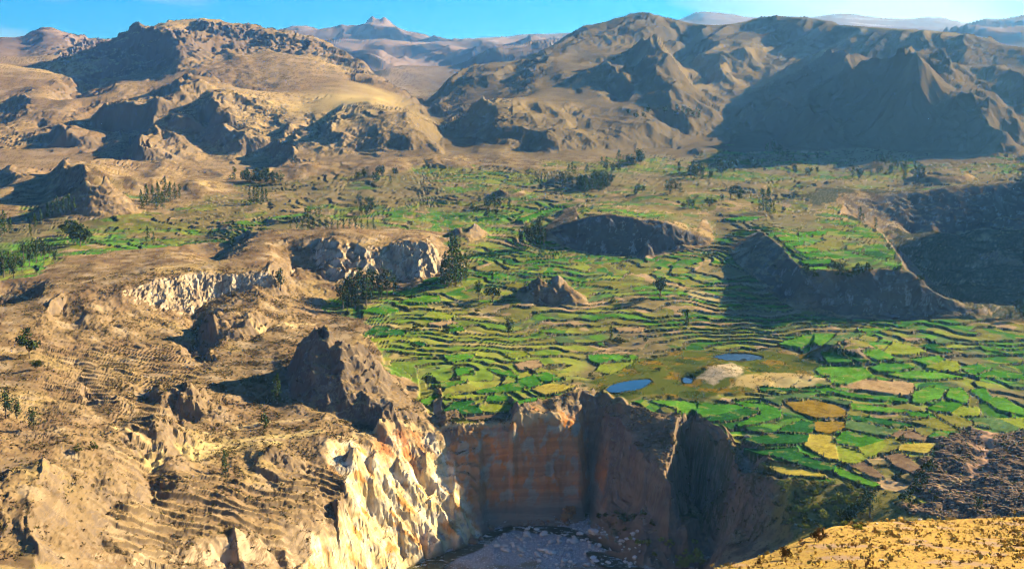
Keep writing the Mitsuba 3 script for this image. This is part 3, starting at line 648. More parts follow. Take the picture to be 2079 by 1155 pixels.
# ---- the larger plots of the valley floor, one by one
KINDS = {'bright': (0.092, 0.25, 0.022), 'green': (0.050, 0.185, 0.018), 'dark': (0.022, 0.105, 0.022), 'grey': (0.085, 0.155, 0.055), 'lime': (0.215, 0.27, 0.03), 'olive': (0.19, 0.19, 0.035),
         'yellow': (0.40, 0.33, 0.055), 'ochre': (0.25, 0.165, 0.022), 'tan': (0.36, 0.25, 0.13), 'brown': (0.20, 0.135, 0.085)}
A, Bq, C2, C1 = (1379, 765), (1379, 380), (690, 765), (690, 380)
PLOTS = [
    (A, 'bright', (0, 145), (100, 150), (95, 195), (60, 215), (0, 215)), (A, 'green', (100, 165), (330, 165), (380, 180), (150, 235), (90, 215)),
    (A, 'dark', (165, 255), (260, 205), (400, 185), (490, 195), (420, 230), (250, 275)), (A, 'green', (340, 140), (520, 160), (600, 195), (600, 235), (480, 270), (360, 305), (365, 290), (500, 225), (505, 190), (400, 170)),
    (A, 'dark', (610, 325), (660, 290), (740, 260), (800, 275), (800, 310), (770, 335)), (A, 'dark', (400, 395), (520, 348), (620, 338), (765, 348), (760, 385), (690, 398), (480, 402)),
    (A, 'dark', (400, 450), (520, 425), (700, 420), (700, 440), (610, 482), (480, 478)), (A, 'dark', (630, 488), (720, 450), (760, 482), (930, 535), (920, 560), (830, 558)),
    (A, 'yellow', (490, 560), (600, 525), (870, 595), (840, 602), (640, 592)), (A, 'bright', (935, 560), (960, 542), (1060, 590), (1190, 650), (1160, 663), (1000, 600)),
    (A, 'ochre', (650, 152), (800, 137), (930, 167), (990, 202), (985, 240), (820, 245), (705, 200)), (A, 'ochre', (822, 268), (985, 268), (980, 300), (900, 338), (835, 328)),
    (A, 'yellow', (795, 345), (900, 342), (925, 400), (945, 495), (900, 492), (765, 410)), (A, 'green', (950, 370), (1005, 323), (1100, 348), (1215, 375), (1080, 418), (955, 392)),
    (A, 'lime', (935, 412), (1060, 442), (1115, 490), (1040, 518), (970, 508)), (A, 'lime', (1092, 430), (1205, 378), (1235, 400), (1170, 468), (1130, 478)),
    (A, 'olive', (1210, 378), (1305, 370), (1325, 400), (1260, 448), (1200, 452)), (A, 'yellow', (1345, 402), (1545, 392), (1478, 456), (1332, 438)),
    (A, 'grey', (1015, 262), (1130, 278), (1305, 320), (1230, 352), (1015, 310)), (A, 'brown', (1312, 322), (1398, 322), (1485, 370), (1450, 378), (1292, 352)),
    (A, 'bright', (1042, 162), (1200, 177), (1365, 202), (1300, 213), (1052, 193)), (A, 'dark', (1032, 232), (1200, 247), (1395, 290), (1320, 298), (1130, 268), (1022, 245)),
    (A, 'green', (1382, 207), (1500, 217), (1535, 240), (1400, 233)), (A, 'olive', (1402, 265), (1540, 248), (1645, 300), (1675, 318), (1600, 318)),
    (A, 'green', (1505, 368), (1560, 328), (1680, 327), (1735, 312), (1680, 358), (1560, 372)), (A, 'olive', (1555, 227), (1695, 242), (1745, 267), (1745, 298), (1680, 298)),
    (A, 'green', (1503, 190), (1590, 142), (1695, 157), (1630, 208), (1540, 203)), (A, 'bright', (1405, 150), (1425, 92), (1500, 53), (1585, 72), (1558, 128), (1440, 157)),
    (A, 'bright', (1612, 120), (1640, 63), (1690, 63), (1728, 110), (1718, 158)), (A, 'lime', (1645, 213), (1700, 178), (1795, 183), (1795, 228), (1660, 233)),
    (A, 'green', (742, 72), (900, 57), (960, 82), (1100, 112), (1365, 132), (1355, 149), (1050, 123), (930, 86)), (A, 'bright', (900, 2), (1125, 2), (1000, 38), (930, 34)),
    (A, 'tan', (972, 52), (1140, 13), (1395, 32), (1405, 80), (1368, 113), (1100, 74)), (A, 'dark', (492, 62), (715, 67), (700, 79), (500, 84)),
    (A, 'grey', (505, 122), (720, 97), (1025, 150), (1010, 172), (900, 138), (750, 118), (620, 128), (600, 165)), (A, 'green', (1762, 82), (1830, 68), (1868, 120), (1840, 147)),
    (A, 'bright', (1843, 132), (1940, 117), (2005, 160), (2068, 192), (2068, 228), (1930, 198)), (A, 'grey', (1772, 252), (1895, 243), (2045, 310), (1960, 328), (1790, 288)),
    (A, 'lime', (1905, 247), (2068, 247), (2068, 308)), (A, 'brown', (1040, 530), (1108, 502), (1218, 600), (1180, 608)), (A, 'brown', (1245, 472), (1338, 457), (1465, 560), (1428, 588), (1312, 538)),
    (Bq, 'bright', (640, 928), (798, 872), (795, 930), (720, 968), (605, 948)), (Bq, 'bright', (812, 872), (930, 882), (870, 945), (803, 938)),
    (Bq, 'grey', (875, 948), (960, 893), (1105, 877), (1000, 908), (930, 946)), (Bq, 'bright', (1082, 852), (1275, 842), (1200, 864), (1092, 866)),
    (Bq, 'green', (862, 992), (910, 978), (1035, 1058), (900, 1058)), (Bq, 'dark', (945, 973), (980, 988), (1135, 1048), (1080, 1056)),
    (Bq, 'bright', (852, 1082), (1098, 1072), (1128, 1110), (1165, 1138), (1140, 1152), (870, 1128), (825, 1102)), (Bq, 'bright', (1113, 992), (1200, 973), (1295, 1030), (1190, 1043)),
    (Bq, 'lime', (1233, 1000), (1300, 928), (1438, 967), (1475, 988), (1380, 1008)), (Bq, 'dark', (1455, 952), (1530, 933), (1632, 988), (1580, 997)),
    (Bq, 'bright', (1403, 1030), (1558, 1012), (1588, 1030), (1490, 1067)), (Bq, 'lime', (1485, 1080), (1600, 1038), (1665, 1042), (1675, 1108), (1560, 1097)),
    (Bq, 'green', (1155, 1082), (1240, 1053), (1375, 1062), (1425, 1080), (1300, 1108), (1200, 1108)), (Bq, 'green', (1693, 1080), (1800, 1063), (1867, 1080), (1760, 1127)),
    (Bq, 'bright', (1265, 1122), (1420, 1103), (1558, 1112), (1710, 1140), (1500, 1152), (1352, 1147)), (Bq, 'green', (1785, 1138), (1900, 1098), (2065, 1122), (2065, 1152)),
    (Bq, 'bright', (1805, 942), (1975, 1000), (2065, 1000), (1850, 978)), (Bq, 'green', (275, 195), (400, 170), (505, 180), (420, 200), (330, 208)),
    (Bq, 'bright', (590, 300), (700, 295), (710, 320), (620, 325)), (Bq, 'green', (720, 270), (880, 262), (870, 285), (730, 290)), (Bq, 'green', (640, 335), (740, 325), (735, 350), (650, 360)),
    (Bq, 'olive', (1010, 350), (1090, 345), (1090, 362), (1015, 368)), (Bq, 'bright', (745, 485), (900, 470), (880, 490), (770, 508)), (Bq, 'green', (730, 400), (860, 392), (880, 415), (780, 425)),
    (Bq, 'bright', (700, 370), (800, 362), (840, 380), (740, 392)), (Bq, 'green', (730, 445), (900, 430), (920, 455), (760, 470)),
    (C2, 'dark', (630, 200), (700, 147), (798, 142), (690, 194)), (C2, 'dark', (717, 200), (762, 172), (820, 167), (848, 218), (740, 223)),
    (C2, 'lime', (832, 190), (900, 153), (1025, 162), (1018, 198), (900, 213)), (C2, 'brown', (745, 231), (998, 222), (1008, 234), (800, 258)), (C2, 'olive', (683, 262), (818, 262), (808, 284), (722, 288)),
    (C2, 'green', (902, 112), (988, 102), (1016, 130), (960, 147), (892, 143)), (C2, 'green', (822, 82), (1058, 33), (1106, 50), (1088, 73), (832, 93)), (C2, 'green', (1073, 22), (1178, 3), (1206, 40), (1140, 62)),
    (C2, 'yellow', (1165, 75), (1250, 43), (1415, 52), (1340, 79), (1232, 107)), (C2, 'green', (1045, 155), (1218, 113), (1226, 130), (1100, 163)), (C2, 'bright', (1882, 142), (2070, 147), (2070, 205), (2000, 178)),
    (C2, 'bright', (560, 55), (700, 20), (760, 30), (640, 60)), (C2, 'lime', (640, 125), (760, 105), (860, 112), (760, 128)), (C2, 'bright', (470, 150), (560, 110), (600, 118), (520, 165)),
    (C1, 'bright', (372, 690), (520, 643), (588, 648), (597, 688), (480, 698)), (C1, 'green', (112, 750), (250, 713), (348, 740), (270, 768)),
    (C1, 'dark', (158, 880), (222, 832), (298, 841), (222, 887)), (C1, 'dark', (232, 890), (322, 852), (398, 857), (370, 888)), (C1, 'dark', (442, 940), (472, 927), (513, 940), (490, 953)),
    (C1, 'green', (642, 860), (730, 837), (738, 858), (660, 868)), (C1, 'green', (1503, 1005), (1600, 1002), (1635, 1030), (1560, 1058), (1510, 1040)), (C1, 'bright', (1612, 1004), (1778, 1012), (1778, 1032), (1665, 1046), (1645, 1025)), (C1, 'lime', (1570, 1068), (1660, 1056), (1768, 1050), (1640, 1122), (1548, 1104)),
    (C1, 'green', (1085, 1150), (1240, 1112), (1345, 1148), (1250, 1165)), (C1, 'tan', (1662, 842), (1828, 842), (1808, 868), (1682, 863)), (C1, 'green', (692, 1082), (790, 1082), (798, 1120), (712, 1128)),
    (C1, 'green', (1055, 210), (1298, 113), (1326, 122), (1100, 217)), (C1, 'dark', (825, 190), (1098, 152), (1020, 178), (830, 198)), (C1, 'green', (905, 1090), (1010, 1100), (1060, 1140), (960, 1120)),
    (C1, 'tan', (1060, 1060), (1180, 1035), (1215, 1080), (1090, 1100)), (C1, 'lime', (560, 735), (700, 775), (640, 800), (500, 780)), (C1, 'tan', (540, 820), (660, 795), (700, 815), (600, 835)),
    (C1, 'lime', (180, 900), (350, 895), (420, 905), (200, 925)), (C1, 'green', (930, 520), (1000, 520), (1000, 550), (930, 550)), (C1, 'olive', (1000, 580), (1120, 572), (1100, 600), (1010, 605)),
    (C1, 'brown', (1120, 1060), (1200, 1055), (1200, 1075), (1130, 1080)), (C1, 'lime', (1000, 1000), (1110, 985), (1130, 1010), (1040, 1030)), (C1, 'bright', (640, 1010), (800, 1000), (780, 1030), (660, 1050)),
]
plot_id = np.full(VX.shape, -1)
edge = np.zeros(VX.shape)
plot_kind, plot_poly = [], []
for o, kind, *pp in PLOTS:
    P = ground([(o[0] + x / 2.961, o[1] + y / 2.961) for x, y in pp])
    if np.ptp(P[:, 1]) > 160:
        P = P[np.abs(P[:, 1] - np.median(P[:, 1])) < 80]
        if len(P) < 3:
            continue
    w = (VX > P[:, 0].min() - 4) & (VX < P[:, 0].max() + 4) & (VY > P[:, 1].min() - 4) & (VY < P[:, 1].max() + 4)
    if not w.any():
        continue
    x, y = VX[w], VY[w]
    c, d = inside(P, x, y)
    c |= d < 1.1
    free = plot_id[w] < 0
    if (c & free).sum() < 12:
        continue
    k = len(plot_kind)
    plot_kind.append(kind); plot_poly.append(P)
    b = B0[w]
    M = np.stack([np.ones(c.sum()), x[c] - x[c].mean(), y[c] - y[c].mean()], 1)
    co = np.linalg.lstsq(M, b[c], rcond=None)[0]
    zp = co[0] + 0.45 * (co[1] * (x - x[c].mean()) + co[2] * (y - y[c].mean()))
    put = c & free
    zz = Z[w]; zz[put] = zp[put] + 0.04 * tex(FH, x[put], y[put], 12); Z[w] = zz
    ii = plot_id[w]; ii[put] = k; plot_id[w] = ii
    ee = edge[w]; ee = np.maximum(ee, np.where(put, 0, np.clip(1 - (d - 1.1) / 1.1, 0, 1))); edge[w] = ee
edge = np.where(plot_id >= 0, 0, edge)
plotted = plot_id >= 0
Z = Z + (edge > 0.15) * edge * (0.8 + 0.7 * tex(FH, VX, VY, 18)) * (dist > 400)

# ------------------------------------------------------------------ normals, colours
def build_normals(X, Y, Z):
    P = np.stack([X, Y, Z], -1)
    n = np.cross(np.gradient(P, axis=0), np.gradient(P, axis=1))
    n *= np.sign(n[..., 2:3] + 1e-12)
    return n / (np.linalg.norm(n, axis=-1, keepdims=True) + 1e-12)


N = build_normals(VX, VY, Z)
nz = N[..., 2]


def blend(c, d, t):
    return c + (np.asarray(d, float) - c) * np.clip(t, 0, 1)[..., None]


n1, n2, n3, n4 = tex(FB, VX, VY, 330), tex(FH, VX, VY, 48), tex(FB, VX, VY, 75, 50), tex(FL, VX, VY, 200, 9)
C = np.empty(VX.shape + (3,)); C[:] = (0.32, 0.225, 0.12)                      # dry grass
C = blend(C, (0.42, 0.305, 0.14), sstep(-0.1, 1.2, n1))
C = blend(C, (0.20, 0.135, 0.080), sstep(0.1, 1.3, n3 + 0.4 * n4))
C = blend(C, (0.44, 0.335, 0.21), sstep(0.7, 1.6, -n3))
C = blend(C, (0.11, 0.085, 0.040), sstep(0.9, 1.8, n2 + 0.5 * n3) * 0.8)            # scrub
C *= 0.76
# bare rock where it is steep
n5 = tex(FB, VX, VY, 42, 555)
rk = sstep(0.84, 0.62, nz) * (1 - midf)
streak = tex(FB, VX, VY, 40, 7) + 0.5 * tex(FH, VX, VY, 22)
Rk = np.empty_like(C); Rk[:] = (0.225, 0.165, 0.105)
Rk = blend(Rk, (0.17, 0.13, 0.10), sstep(-.2, 1.2, streak))
pale = np.maximum(paleP, paleD)
Rk = blend(Rk, (0.47, 0.37, 0.24), pale)
Rk = blend(Rk, (0.36, 0.27, 0.19), pale * sstep(0.3, 1.3, streak))
Rk = blend(Rk, (0.56, 0.47, 0.35), pale * sstep(0.5, 1.4, -streak))
C = blend(C, Rk, rk)
lowcliff = zone([(200, 1160), (300, 1105), (440, 1075), (560, 1090), (665, 1060), (650, 1160)], 5)
C = blend(C, (0.40, 0.31, 0.21), lowcliff * sstep(.70, .52, nz))
C = blend(C, (0.19, 0.125, 0.075), dryleft * sstep(-0.1, 1.0, n4 + .5 * n1) * (1 - rk) * .55)
# the river spur: cream, sulphur and rust
ycol = np.empty_like(C); ycol[:] = (0.62, 0.49, 0.26)
ycol = blend(ycol, (0.72, 0.63, 0.44), sstep(-.2, 1.0, tex(FB, VX + VY + .4 * Z, Z, 60, 200)))
ycol = blend(ycol, (0.52, 0.27, 0.09), sstep(0.6, 1.5, tex(FB, VX + VY + .6 * Z, Z, 55, 400)))
ycol = blend(ycol, (0.36, 0.33, 0.28), sstep(0.9, 1.6, tex(FB, VX + VY + .4 * Z, Z, 35, 600)))
ycol = blend(ycol, (0.40, 0.27, 0.13), sstep(.3, 1.0, n2) * sstep(.55, .8, nz))
C = blend(C, ycol, yellow * sstep(0.93, 0.80, nz))
alcove = zone([(735, 905), (790, 872), (850, 880), (880, 915), (840, 945), (780, 930)], 4)
C = blend(C, (0.36, 0.16, 0.07), alcove * (0.6 + 0.4 * np.tanh(streak)))
wcol = np.empty_like(C); wcol[:] = (0.40, 0.215, 0.095)
wcol = blend(wcol, (0.50, 0.21, 0.06), sstep(0.0, 1.1, tex(FB, VX + .3 * Z, 0.7 * Z, 45, 800) + 0.7 * sstep(20, 40, VX)))
wcol = blend(wcol, (0.33, 0.30, 0.22), sstep(0.2, 1.2, tex(FB, VX - .2 * Z, 0.8 * Z, 34, 900)))
wcol = blend(wcol, (0.24, 0.21, 0.16), sstep(-205, -214, Z))
C = blend(C, wcol, wallz * sstep(0.9, 0.7, nz))
strata = tex(FH, Z * 1.1 + 0.6 * tex(FB, VX, VY, 200), 0.04 * VX + 0.03 * VY, 60)
C = C * (1 + 0.16 * np.tanh(strata) * sstep(.86, .7, nz) * (1 - midf))[..., None]
# the black pinnacle, the shaded cliffs, the gorge
pin = zone([(640, 640), (655, 632), (700, 685), (745, 690), (800, 770), (850, 830), (770, 868), (680, 852), (590, 818), (575, 770), (600, 700)], 6)
C = blend(C, blend(np.zeros_like(C) + (0.135, 0.105, 0.08), (0.21, 0.16, 0.11), sstep(0, 1.3, streak)), pin * sstep(.84, .66, nz))
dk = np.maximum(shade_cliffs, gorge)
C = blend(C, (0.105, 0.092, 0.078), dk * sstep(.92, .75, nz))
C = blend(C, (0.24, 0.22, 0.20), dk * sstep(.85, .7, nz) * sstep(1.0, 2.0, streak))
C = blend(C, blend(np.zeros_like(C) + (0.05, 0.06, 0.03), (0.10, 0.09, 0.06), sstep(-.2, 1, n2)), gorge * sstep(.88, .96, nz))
# mountains
m1, m2 = tex(FB, VX, VY, 2600), tex(FH, VX, VY, 500)
MC = np.empty_like(C); MC[:] = (0.28, 0.20, 0.11)
MC = blend(MC, (0.22, 0.15, 0.09), sstep(-.2, 1.2, m1))
MC = blend(MC, (0.40, 0.29, 0.145), sstep(.3, 1.3, -m1))
MC = blend(MC, (0.155, 0.115, 0.075), sstep(0.4, 1.4, m2) * .8)
MC = blend(MC, (0.11, 0.09, 0.055), sstep(0.5, 1.5, tex(FH, VX, VY, 210, 44)) * .6)
MC = blend(MC, (0.36, 0.27, 0.17), sstep(0.7, 1.6, tex(FB, VX, VY, 420, 144)) * .5)
MC = blend(MC, (0.47, 0.36, 0.16), golden)
rm = sstep(0.90, 0.72, nz)
MC = blend(MC, (0.17, 0.135, 0.105), rm * .8)
MC = blend(MC, (0.15, 0.115, 0.095), crag * sstep(.95, .8, nz))
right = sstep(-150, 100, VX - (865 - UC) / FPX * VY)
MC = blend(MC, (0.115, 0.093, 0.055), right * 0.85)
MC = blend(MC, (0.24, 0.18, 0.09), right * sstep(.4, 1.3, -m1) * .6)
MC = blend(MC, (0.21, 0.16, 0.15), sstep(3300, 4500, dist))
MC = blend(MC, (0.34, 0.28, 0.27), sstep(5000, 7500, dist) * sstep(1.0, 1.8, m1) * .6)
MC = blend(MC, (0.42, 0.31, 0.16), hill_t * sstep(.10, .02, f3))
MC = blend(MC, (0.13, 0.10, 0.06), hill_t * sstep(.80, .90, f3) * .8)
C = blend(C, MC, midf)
# fields on the terraces
far_v = sstep(860, 1250, dist)
g = hsh + 0.16 * np.tanh(n4) + 0.10 * np.tanh(tex(FL, VX, VY, 900, 40)) - 0.22 * far_v - 0.25 * sstep(-120, -260, VX) * sstep(850, 700, VY)
names = list(KINDS)
F_ = np.empty_like(C); F_[:] = (0.24, 0.19, 0.075)
for lo, kind in ((0.02, 'tan'), (0.12, 'olive'), (0.24, 'lime'), (0.33, 'olive'), (0.43, 'green'), (0.55, 'lime'), (0.63, 'grey'), (0.70, 'bright'), (0.80, 'green'), (0.90, 'dark'), (1.0, 'bright')):
    F_[g > lo] = KINDS[kind]
F_ = F_ * (0.86 + 0.28 * hsh2[..., None]) * (1 + 0.10 * np.tanh(n2))[..., None]
F_ = blend(F_, (0.20, 0.165, 0.075), sstep(0.3, 1.5, n3) * .55)
F_ = F_ * (1 - 0.22 * far_v)[..., None]
F_ = blend(F_, (0.16, 0.13, 0.07), far_v * .15)
lush = zone([(740, 650), (800, 600), (900, 590), (1000, 640), (1120, 680), (1200, 700), (1210, 770), (1100, 790), (900, 850), (830, 780)], 30)
F_ = blend(F_, (0.27, 0.31, 0.022), lush * .4)
patchy = sstep(-0.95, 0.2, tex(FL, VX, VY, 700, 90) + 0.5 * n1 + 1.1 * (1 - far_v))
F_ = blend(F_, (0.185, 0.145, 0.075), (1 - patchy) * .85)
C = blend(C, F_, tz)
stone = np.empty_like(C); stone[:] = (0.075, 0.070, 0.036)
stone = blend(stone, (0.22, 0.185, 0.13), sstep(0.5, 1.5, tex(FH, VX, VY, 26, 70)))
stone = blend(stone, (0.05, 0.075, 0.02), sstep(0.4, 1.2, tex(FH, VX, VY, 30, 170)))
lip = tz * sstep(0.04, 0.0, np.abs(fr - 0.86) - 0.02) * 0.4
C = blend(C, stone, np.maximum(riser, lip))
C = blend(C, stone, tz * sstep(0.965, 0.985, bfr) * .7 * (1 - far_v))
for k, kind in enumerate(plot_kind):
    m = plot_id == k
    j = 0.92 + 0.16 * ((k * 0.61803) % 1)
    C[m] = np.array(KINDS[kind]) * j * (0.92 + 0.15 * np.tanh(n2[m]) + 0.15 * np.tanh(n3[m] + n5[m]) + 0.06 * np.sin((VX[m] * math.cos(k) + VY[m] * math.sin(k)) * 1.6))[:, None]
    C[m] = blend(C[m], (0.24, 0.19, 0.07), sstep(0.9, 2.0, n5[m] + .4 * n2[m]) * .6)
C = blend(C, stone, sstep(.1, .45, edge))
# marsh round the ponds
mcol = np.empty_like(C); mcol[:] = (0.085, 0.105, 0.018)
mcol = blend(mcol, (0.22, 0.145, 0.02), sstep(0.2, 1.2, n3))
mcol = blend(mcol, (0.045, 0.07, 0.015), sstep(0.2, 1.3, tex(FB, VX, VY, 120, 77)))
C = blend(C, mcol, marsh * (1 - plotted))
knob = zone([(1415, 768), (1440, 745), (1480, 735), (1510, 745), (1500, 768), (1450, 780)], 3)
C = blend(C, (0.52, 0.42, 0.29), knob * (0.75 + 0.25 * np.tanh(n2)))
sandy = zone([(1500, 770), (1560, 755), (1640, 757), (1685, 770), (1640, 785), (1560, 782), (1490, 790)], 4) + zone([(1360, 580), (1420, 590), (1490, 605), (1560, 625), (1490, 612), (1410, 604)], 4)
C = blend(C, (0.45, 0.34, 0.15), np.clip(sandy, 0, 1) * (1 - plotted) * .8)
# slopes at the lower right
C = blend(C, blend(np.full_like(C, 0) + (0.24, 0.21, 0.06), (0.12, 0.115, 0.03), sstep(0, 1, n2)), shrubland)
rs = blend(np.zeros_like(C) + (0.15, 0.11, 0.08), (0.065, 0.055, 0.045), sstep(-.3, 1.0, n2))
scar = zone([(1985, 880), (2020, 875), (2010, 930), (1985, 970), (1970, 975), (1980, 925)], 3)
rs = blend(rs, (0.36, 0.235, 0.155), scar)
C = blend(C, rs, rockside)
# scrub on the shaded banks right of the river bend
nbank = zone([(1385, 850), (1470, 875), (1510, 930), (1590, 980), (1600, 1090), (1440, 1090), (1380, 1040), (1370, 940)], 6)
C = blend(C, (0.085, 0.085, 0.030), nbank * sstep(-.5, .8, n2 + n3) * .85)
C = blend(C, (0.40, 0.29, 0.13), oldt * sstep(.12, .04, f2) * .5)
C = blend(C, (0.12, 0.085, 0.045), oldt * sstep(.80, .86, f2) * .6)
# river bed
bed = np.clip(sstep(-212, -218, Z) * (dist > 380) * (dist < 640) * sstep(.8, .93, nz), 0, 1)
bcol = blend(np.zeros_like(C) + (0.50, 0.48, 0.45), (0.26, 0.24, 0.21), sstep(-.3, 1.0, tex(FH, VX, VY, 14)))
bcol = blend(bcol, (0.28, 0.22, 0.14), sstep(505, 490, VY + 6 * tex(FB, VX, VY, 60)))
greenb = zone([(1230, 1050), (1300, 1042), (1390, 1062), (1400, 1095), (1330, 1100), (1250, 1090)], 6)
bcol = blend(bcol, (0.085, 0.13, 0.02), greenb * sstep(-.5, .5, n3 + .6))
C = blend(C, bcol, bed)
# near hill: straw
nh = (dist < 200)
C[nh] = blend(blend(np.zeros(VX[nh].shape + (3,)) + (0.44, 0.30, 0.085), (0.33, 0.20, 0.075), sstep(-.2, 1.2, tex(FH, VX[nh], VY[nh], 6))), (0.36, 0.25, 0.16), sstep(.6, 1.6, tex(FB, VX[nh], VY[nh], 22)))


def trail(pts, width, col):
    global C
    P = ground(pts)
    w = (VX > P[:, 0].min() - 9) & (VX < P[:, 0].max() + 9) & (VY > P[:, 1].min() - 9) & (VY < P[:, 1].max() + 9)
    d = near_line(P, VX[w] + 1.2 * tex(FB, VX[w], VY[w], 40), VY[w])[0]
    C[w] = blend(C[w], col, np.clip(1.3 - d / width, 0, 1) * .85)


for pts in ([(690, 892), (740, 880), (790, 866), (850, 868), (900, 870), (1000, 860), (1060, 850), (1125, 842)], [(370, 912), (450, 900), (560, 888), (650, 872)], [(420, 880), (520, 860), (620, 850)],
            [(0, 600), (150, 575), (300, 550), (420, 532)], [(400, 655), (520, 668), (640, 655)], [(1885, 1000), (1930, 980), (1975, 977)], [(230, 870), (320, 905), (330, 940)],
            [(905, 600), (940, 615), (985, 640), (1010, 650)]):
    trail(pts, 1.6, (0.50, 0.38, 0.20))
for pts in ([(370, 910), (450, 898), (540, 888), (600, 884), (650, 876)], [(390, 925), (470, 908), (560, 898)], [(300, 935), (330, 925)]):
    trail(pts, 3.0, (0.46, 0.36, 0.16))
C = blend(C, (0.07, 0.06, 0.03), wet * .8)
C = blend(C, C.mean(-1, keepdims=True) * np.array([1.05, 1.0, 0.8]), tz * (1 - plotted) * .12)
C = np.clip(C * 0.72, 0.008, 0.7)

# ------------------------------------------------------------------ the ground, cut into its named pieces
scene['ground_paint'] = {'type': 'twosided', 'bsdf': {'type': 'diffuse', 'reflectance': {'type': 'mesh_attribute', 'name': 'vertex_color'}}}
PIECES = {}
region = np.full(VX.shape, -1)


def piece(key, mask, label, category, kind='structure', group=None):
    rid = len(PIECES)
    PIECES[rid] = (key, label, category, kind, group)
    region[mask] = rid


px_left = VX < (862 - UC) / FPX * VY
piece('valley_floor', np.ones(VX.shape, bool), 'wide terraced valley floor between the cliffs and the mountains', 'valley')
piece('dry_hillside', dryleft > .5, 'dry tan hillside with old terraces and scrub at the lower left', 'hillside')
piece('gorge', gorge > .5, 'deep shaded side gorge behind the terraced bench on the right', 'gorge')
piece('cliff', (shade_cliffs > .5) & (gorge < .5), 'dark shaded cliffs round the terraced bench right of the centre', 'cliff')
piece('marsh', (marsh > .5) & ~plotted, 'brown green marsh around the blue pond', 'marsh')
piece('shrub_slope', shrubland > .5, 'steep slope dotted with yellow green shrubs below the last fields', 'slope')
piece('rocky_slope', rockside > .5, 'dark stony slope with a pinkish scar at the right edge', 'slope')
piece('cliff', yellow > .5, 'sunlit cream and rust yellow cliff spur falling to the river', 'cliff')
piece('cliff', (wallz > .5) | (zone([(1130, 845), (1150, 790), (1240, 802), (1380, 838), (1470, 875), (1510, 930), (1580, 975), (1600, 1100), (1420, 1050), (1230, 1050), (1180, 1000)], 3) > .5), 'shaded rust brown cliff with buttresses above the river bend', 'cliff')
piece('cliff', paleP > .5, 'pale fluted cliff at the edge of the plateau on the left', 'cliff')
piece('cliff', paleD > .5, 'cream eroded cliff of the domed hill left of the centre', 'cliff')
piece('river_bed', (bed > .5) & (dist > 380), 'grey gravel bed of the river at the bottom of the gorge', 'river bed')
piece('rock_pinnacle', (pin > .5) & (dist < 640), 'tall black rock pinnacle casting a long shadow on the dry slope', 'rock', 'structure')
knoll = zone([(1060, 605), (1090, 560), (1112, 540), (1140, 560), (1190, 598), (1150, 608), (1100, 610)], 4)
piece('rocky_knoll', (knoll > .5), 'small pointed rocky knoll standing among the terraces in the centre', 'rock', 'structure')
piece('mountain', (dist > 1600) & px_left, 'broad brown mountain with dark crags on the left', 'mountain')
piece('hill', (dist > 1480) & (dist < 1950) & (zone([(560, 330), (640, 290), (700, 215), (760, 205), (815, 215), (880, 300), (850, 322)], 30) > .5), 'rounded terraced hill in front of the left mountain beside the side valley', 'hill')
piece('mountain', (dist > 1600) & ~px_left, 'long folded dark mountain on the right', 'mountain')
piece('mountain', (dist > 3450) & px_left & (VX < (470 - UC) / FPX * VY), 'far brown hill with a pointed top at the left edge of the skyline', 'mountain')
piece('mountain', (dist > 3450) & (region != len(PIECES) - 1), 'hazy far range with a rocky fang on its skyline', 'mountain')
piece('grassy_hill', dist < 330, 'near golden grass hill at the lower right', 'hill')
WORD = {'bright': 'bright green', 'green': 'green', 'dark': 'dark green', 'grey': 'grey green', 'lime': 'yellow green', 'olive': 'olive', 'yellow': 'straw yellow', 'ochre': 'rust brown', 'tan': 'bare tan', 'brown': 'ploughed brown'}


def where(x, y):
    """A place in the valley in words, by landmarks."""
    u = UC + FPX * x / y
    if y > 1180:
        return 'in the far valley'
    if 1540 < u < 1860 and y > 780:
        return 'on the terraced bench above the dark cliffs'
    if y > 900:
        return 'behind the domed hill' if u < 960 else 'behind the dark amphitheatre wall'
    if u < 900:
        return 'below the cream cliff of the domed hill' if y > 640 else 'right of the black pinnacle'
    if u < 1230 and y < 640:
        return 'above the river cliff left of the pond'
    if y > 700:
        return 'on the terraces round the rocky knoll' if u < 1350 else 'on the terraces under the shaded cliff'
    if u < 1520:
        return 'on the terraces above the marsh' if y > 640 else 'between the pond and the river cliff'
    return 'in the green plain right of the marsh' if y > 590 else 'in the lower right fields by the river slope'


def ordinal(k):
    return ('', 'second ', 'third ', 'fourth ', 'fifth ', 'sixth ', 'seventh ', 'eighth ', 'ninth ', 'tenth ')[k] if k < 10 else ''


def label_pieces(mask):
    """The connected runs of wall face, cut where the plots change hands."""
    out = []
    for odd in (0, 1):
        for oddc in (0, 1):
            lab, n = ndlabel(mask & (lev % 2 == odd) & (cell % 2 == oddc))
            out += [(sl, lab[sl] == q + 1) for q, sl in enumerate(find_objects(lab)) if sl is not None and (sl[0].stop - sl[0].start) > 4]
    return out


seen = {}
plot_where = []
order = sorted(range(len(plot_kind)), key=lambda k: -(plot_id == k).sum())
ranks = {}
for k in order:
    c = plot_poly[k].mean(0)
    key = (plot_kind[k], where(*c))
    ranks[k] = seen.get(key, 0); seen[key] = ranks[k] + 1
for k in range(len(plot_kind)):
    c = plot_poly[k].mean(0)
    r = ranks[k]
    size = 'largest ' if r == 0 and seen[(plot_kind[k], where(*c))] > 1 else (ordinal(r) + 'largest ' if r else '')
    piece('field', plot_id == k, f'{size}{WORD[plot_kind[k]]} plot {where(*c)}', 'field')
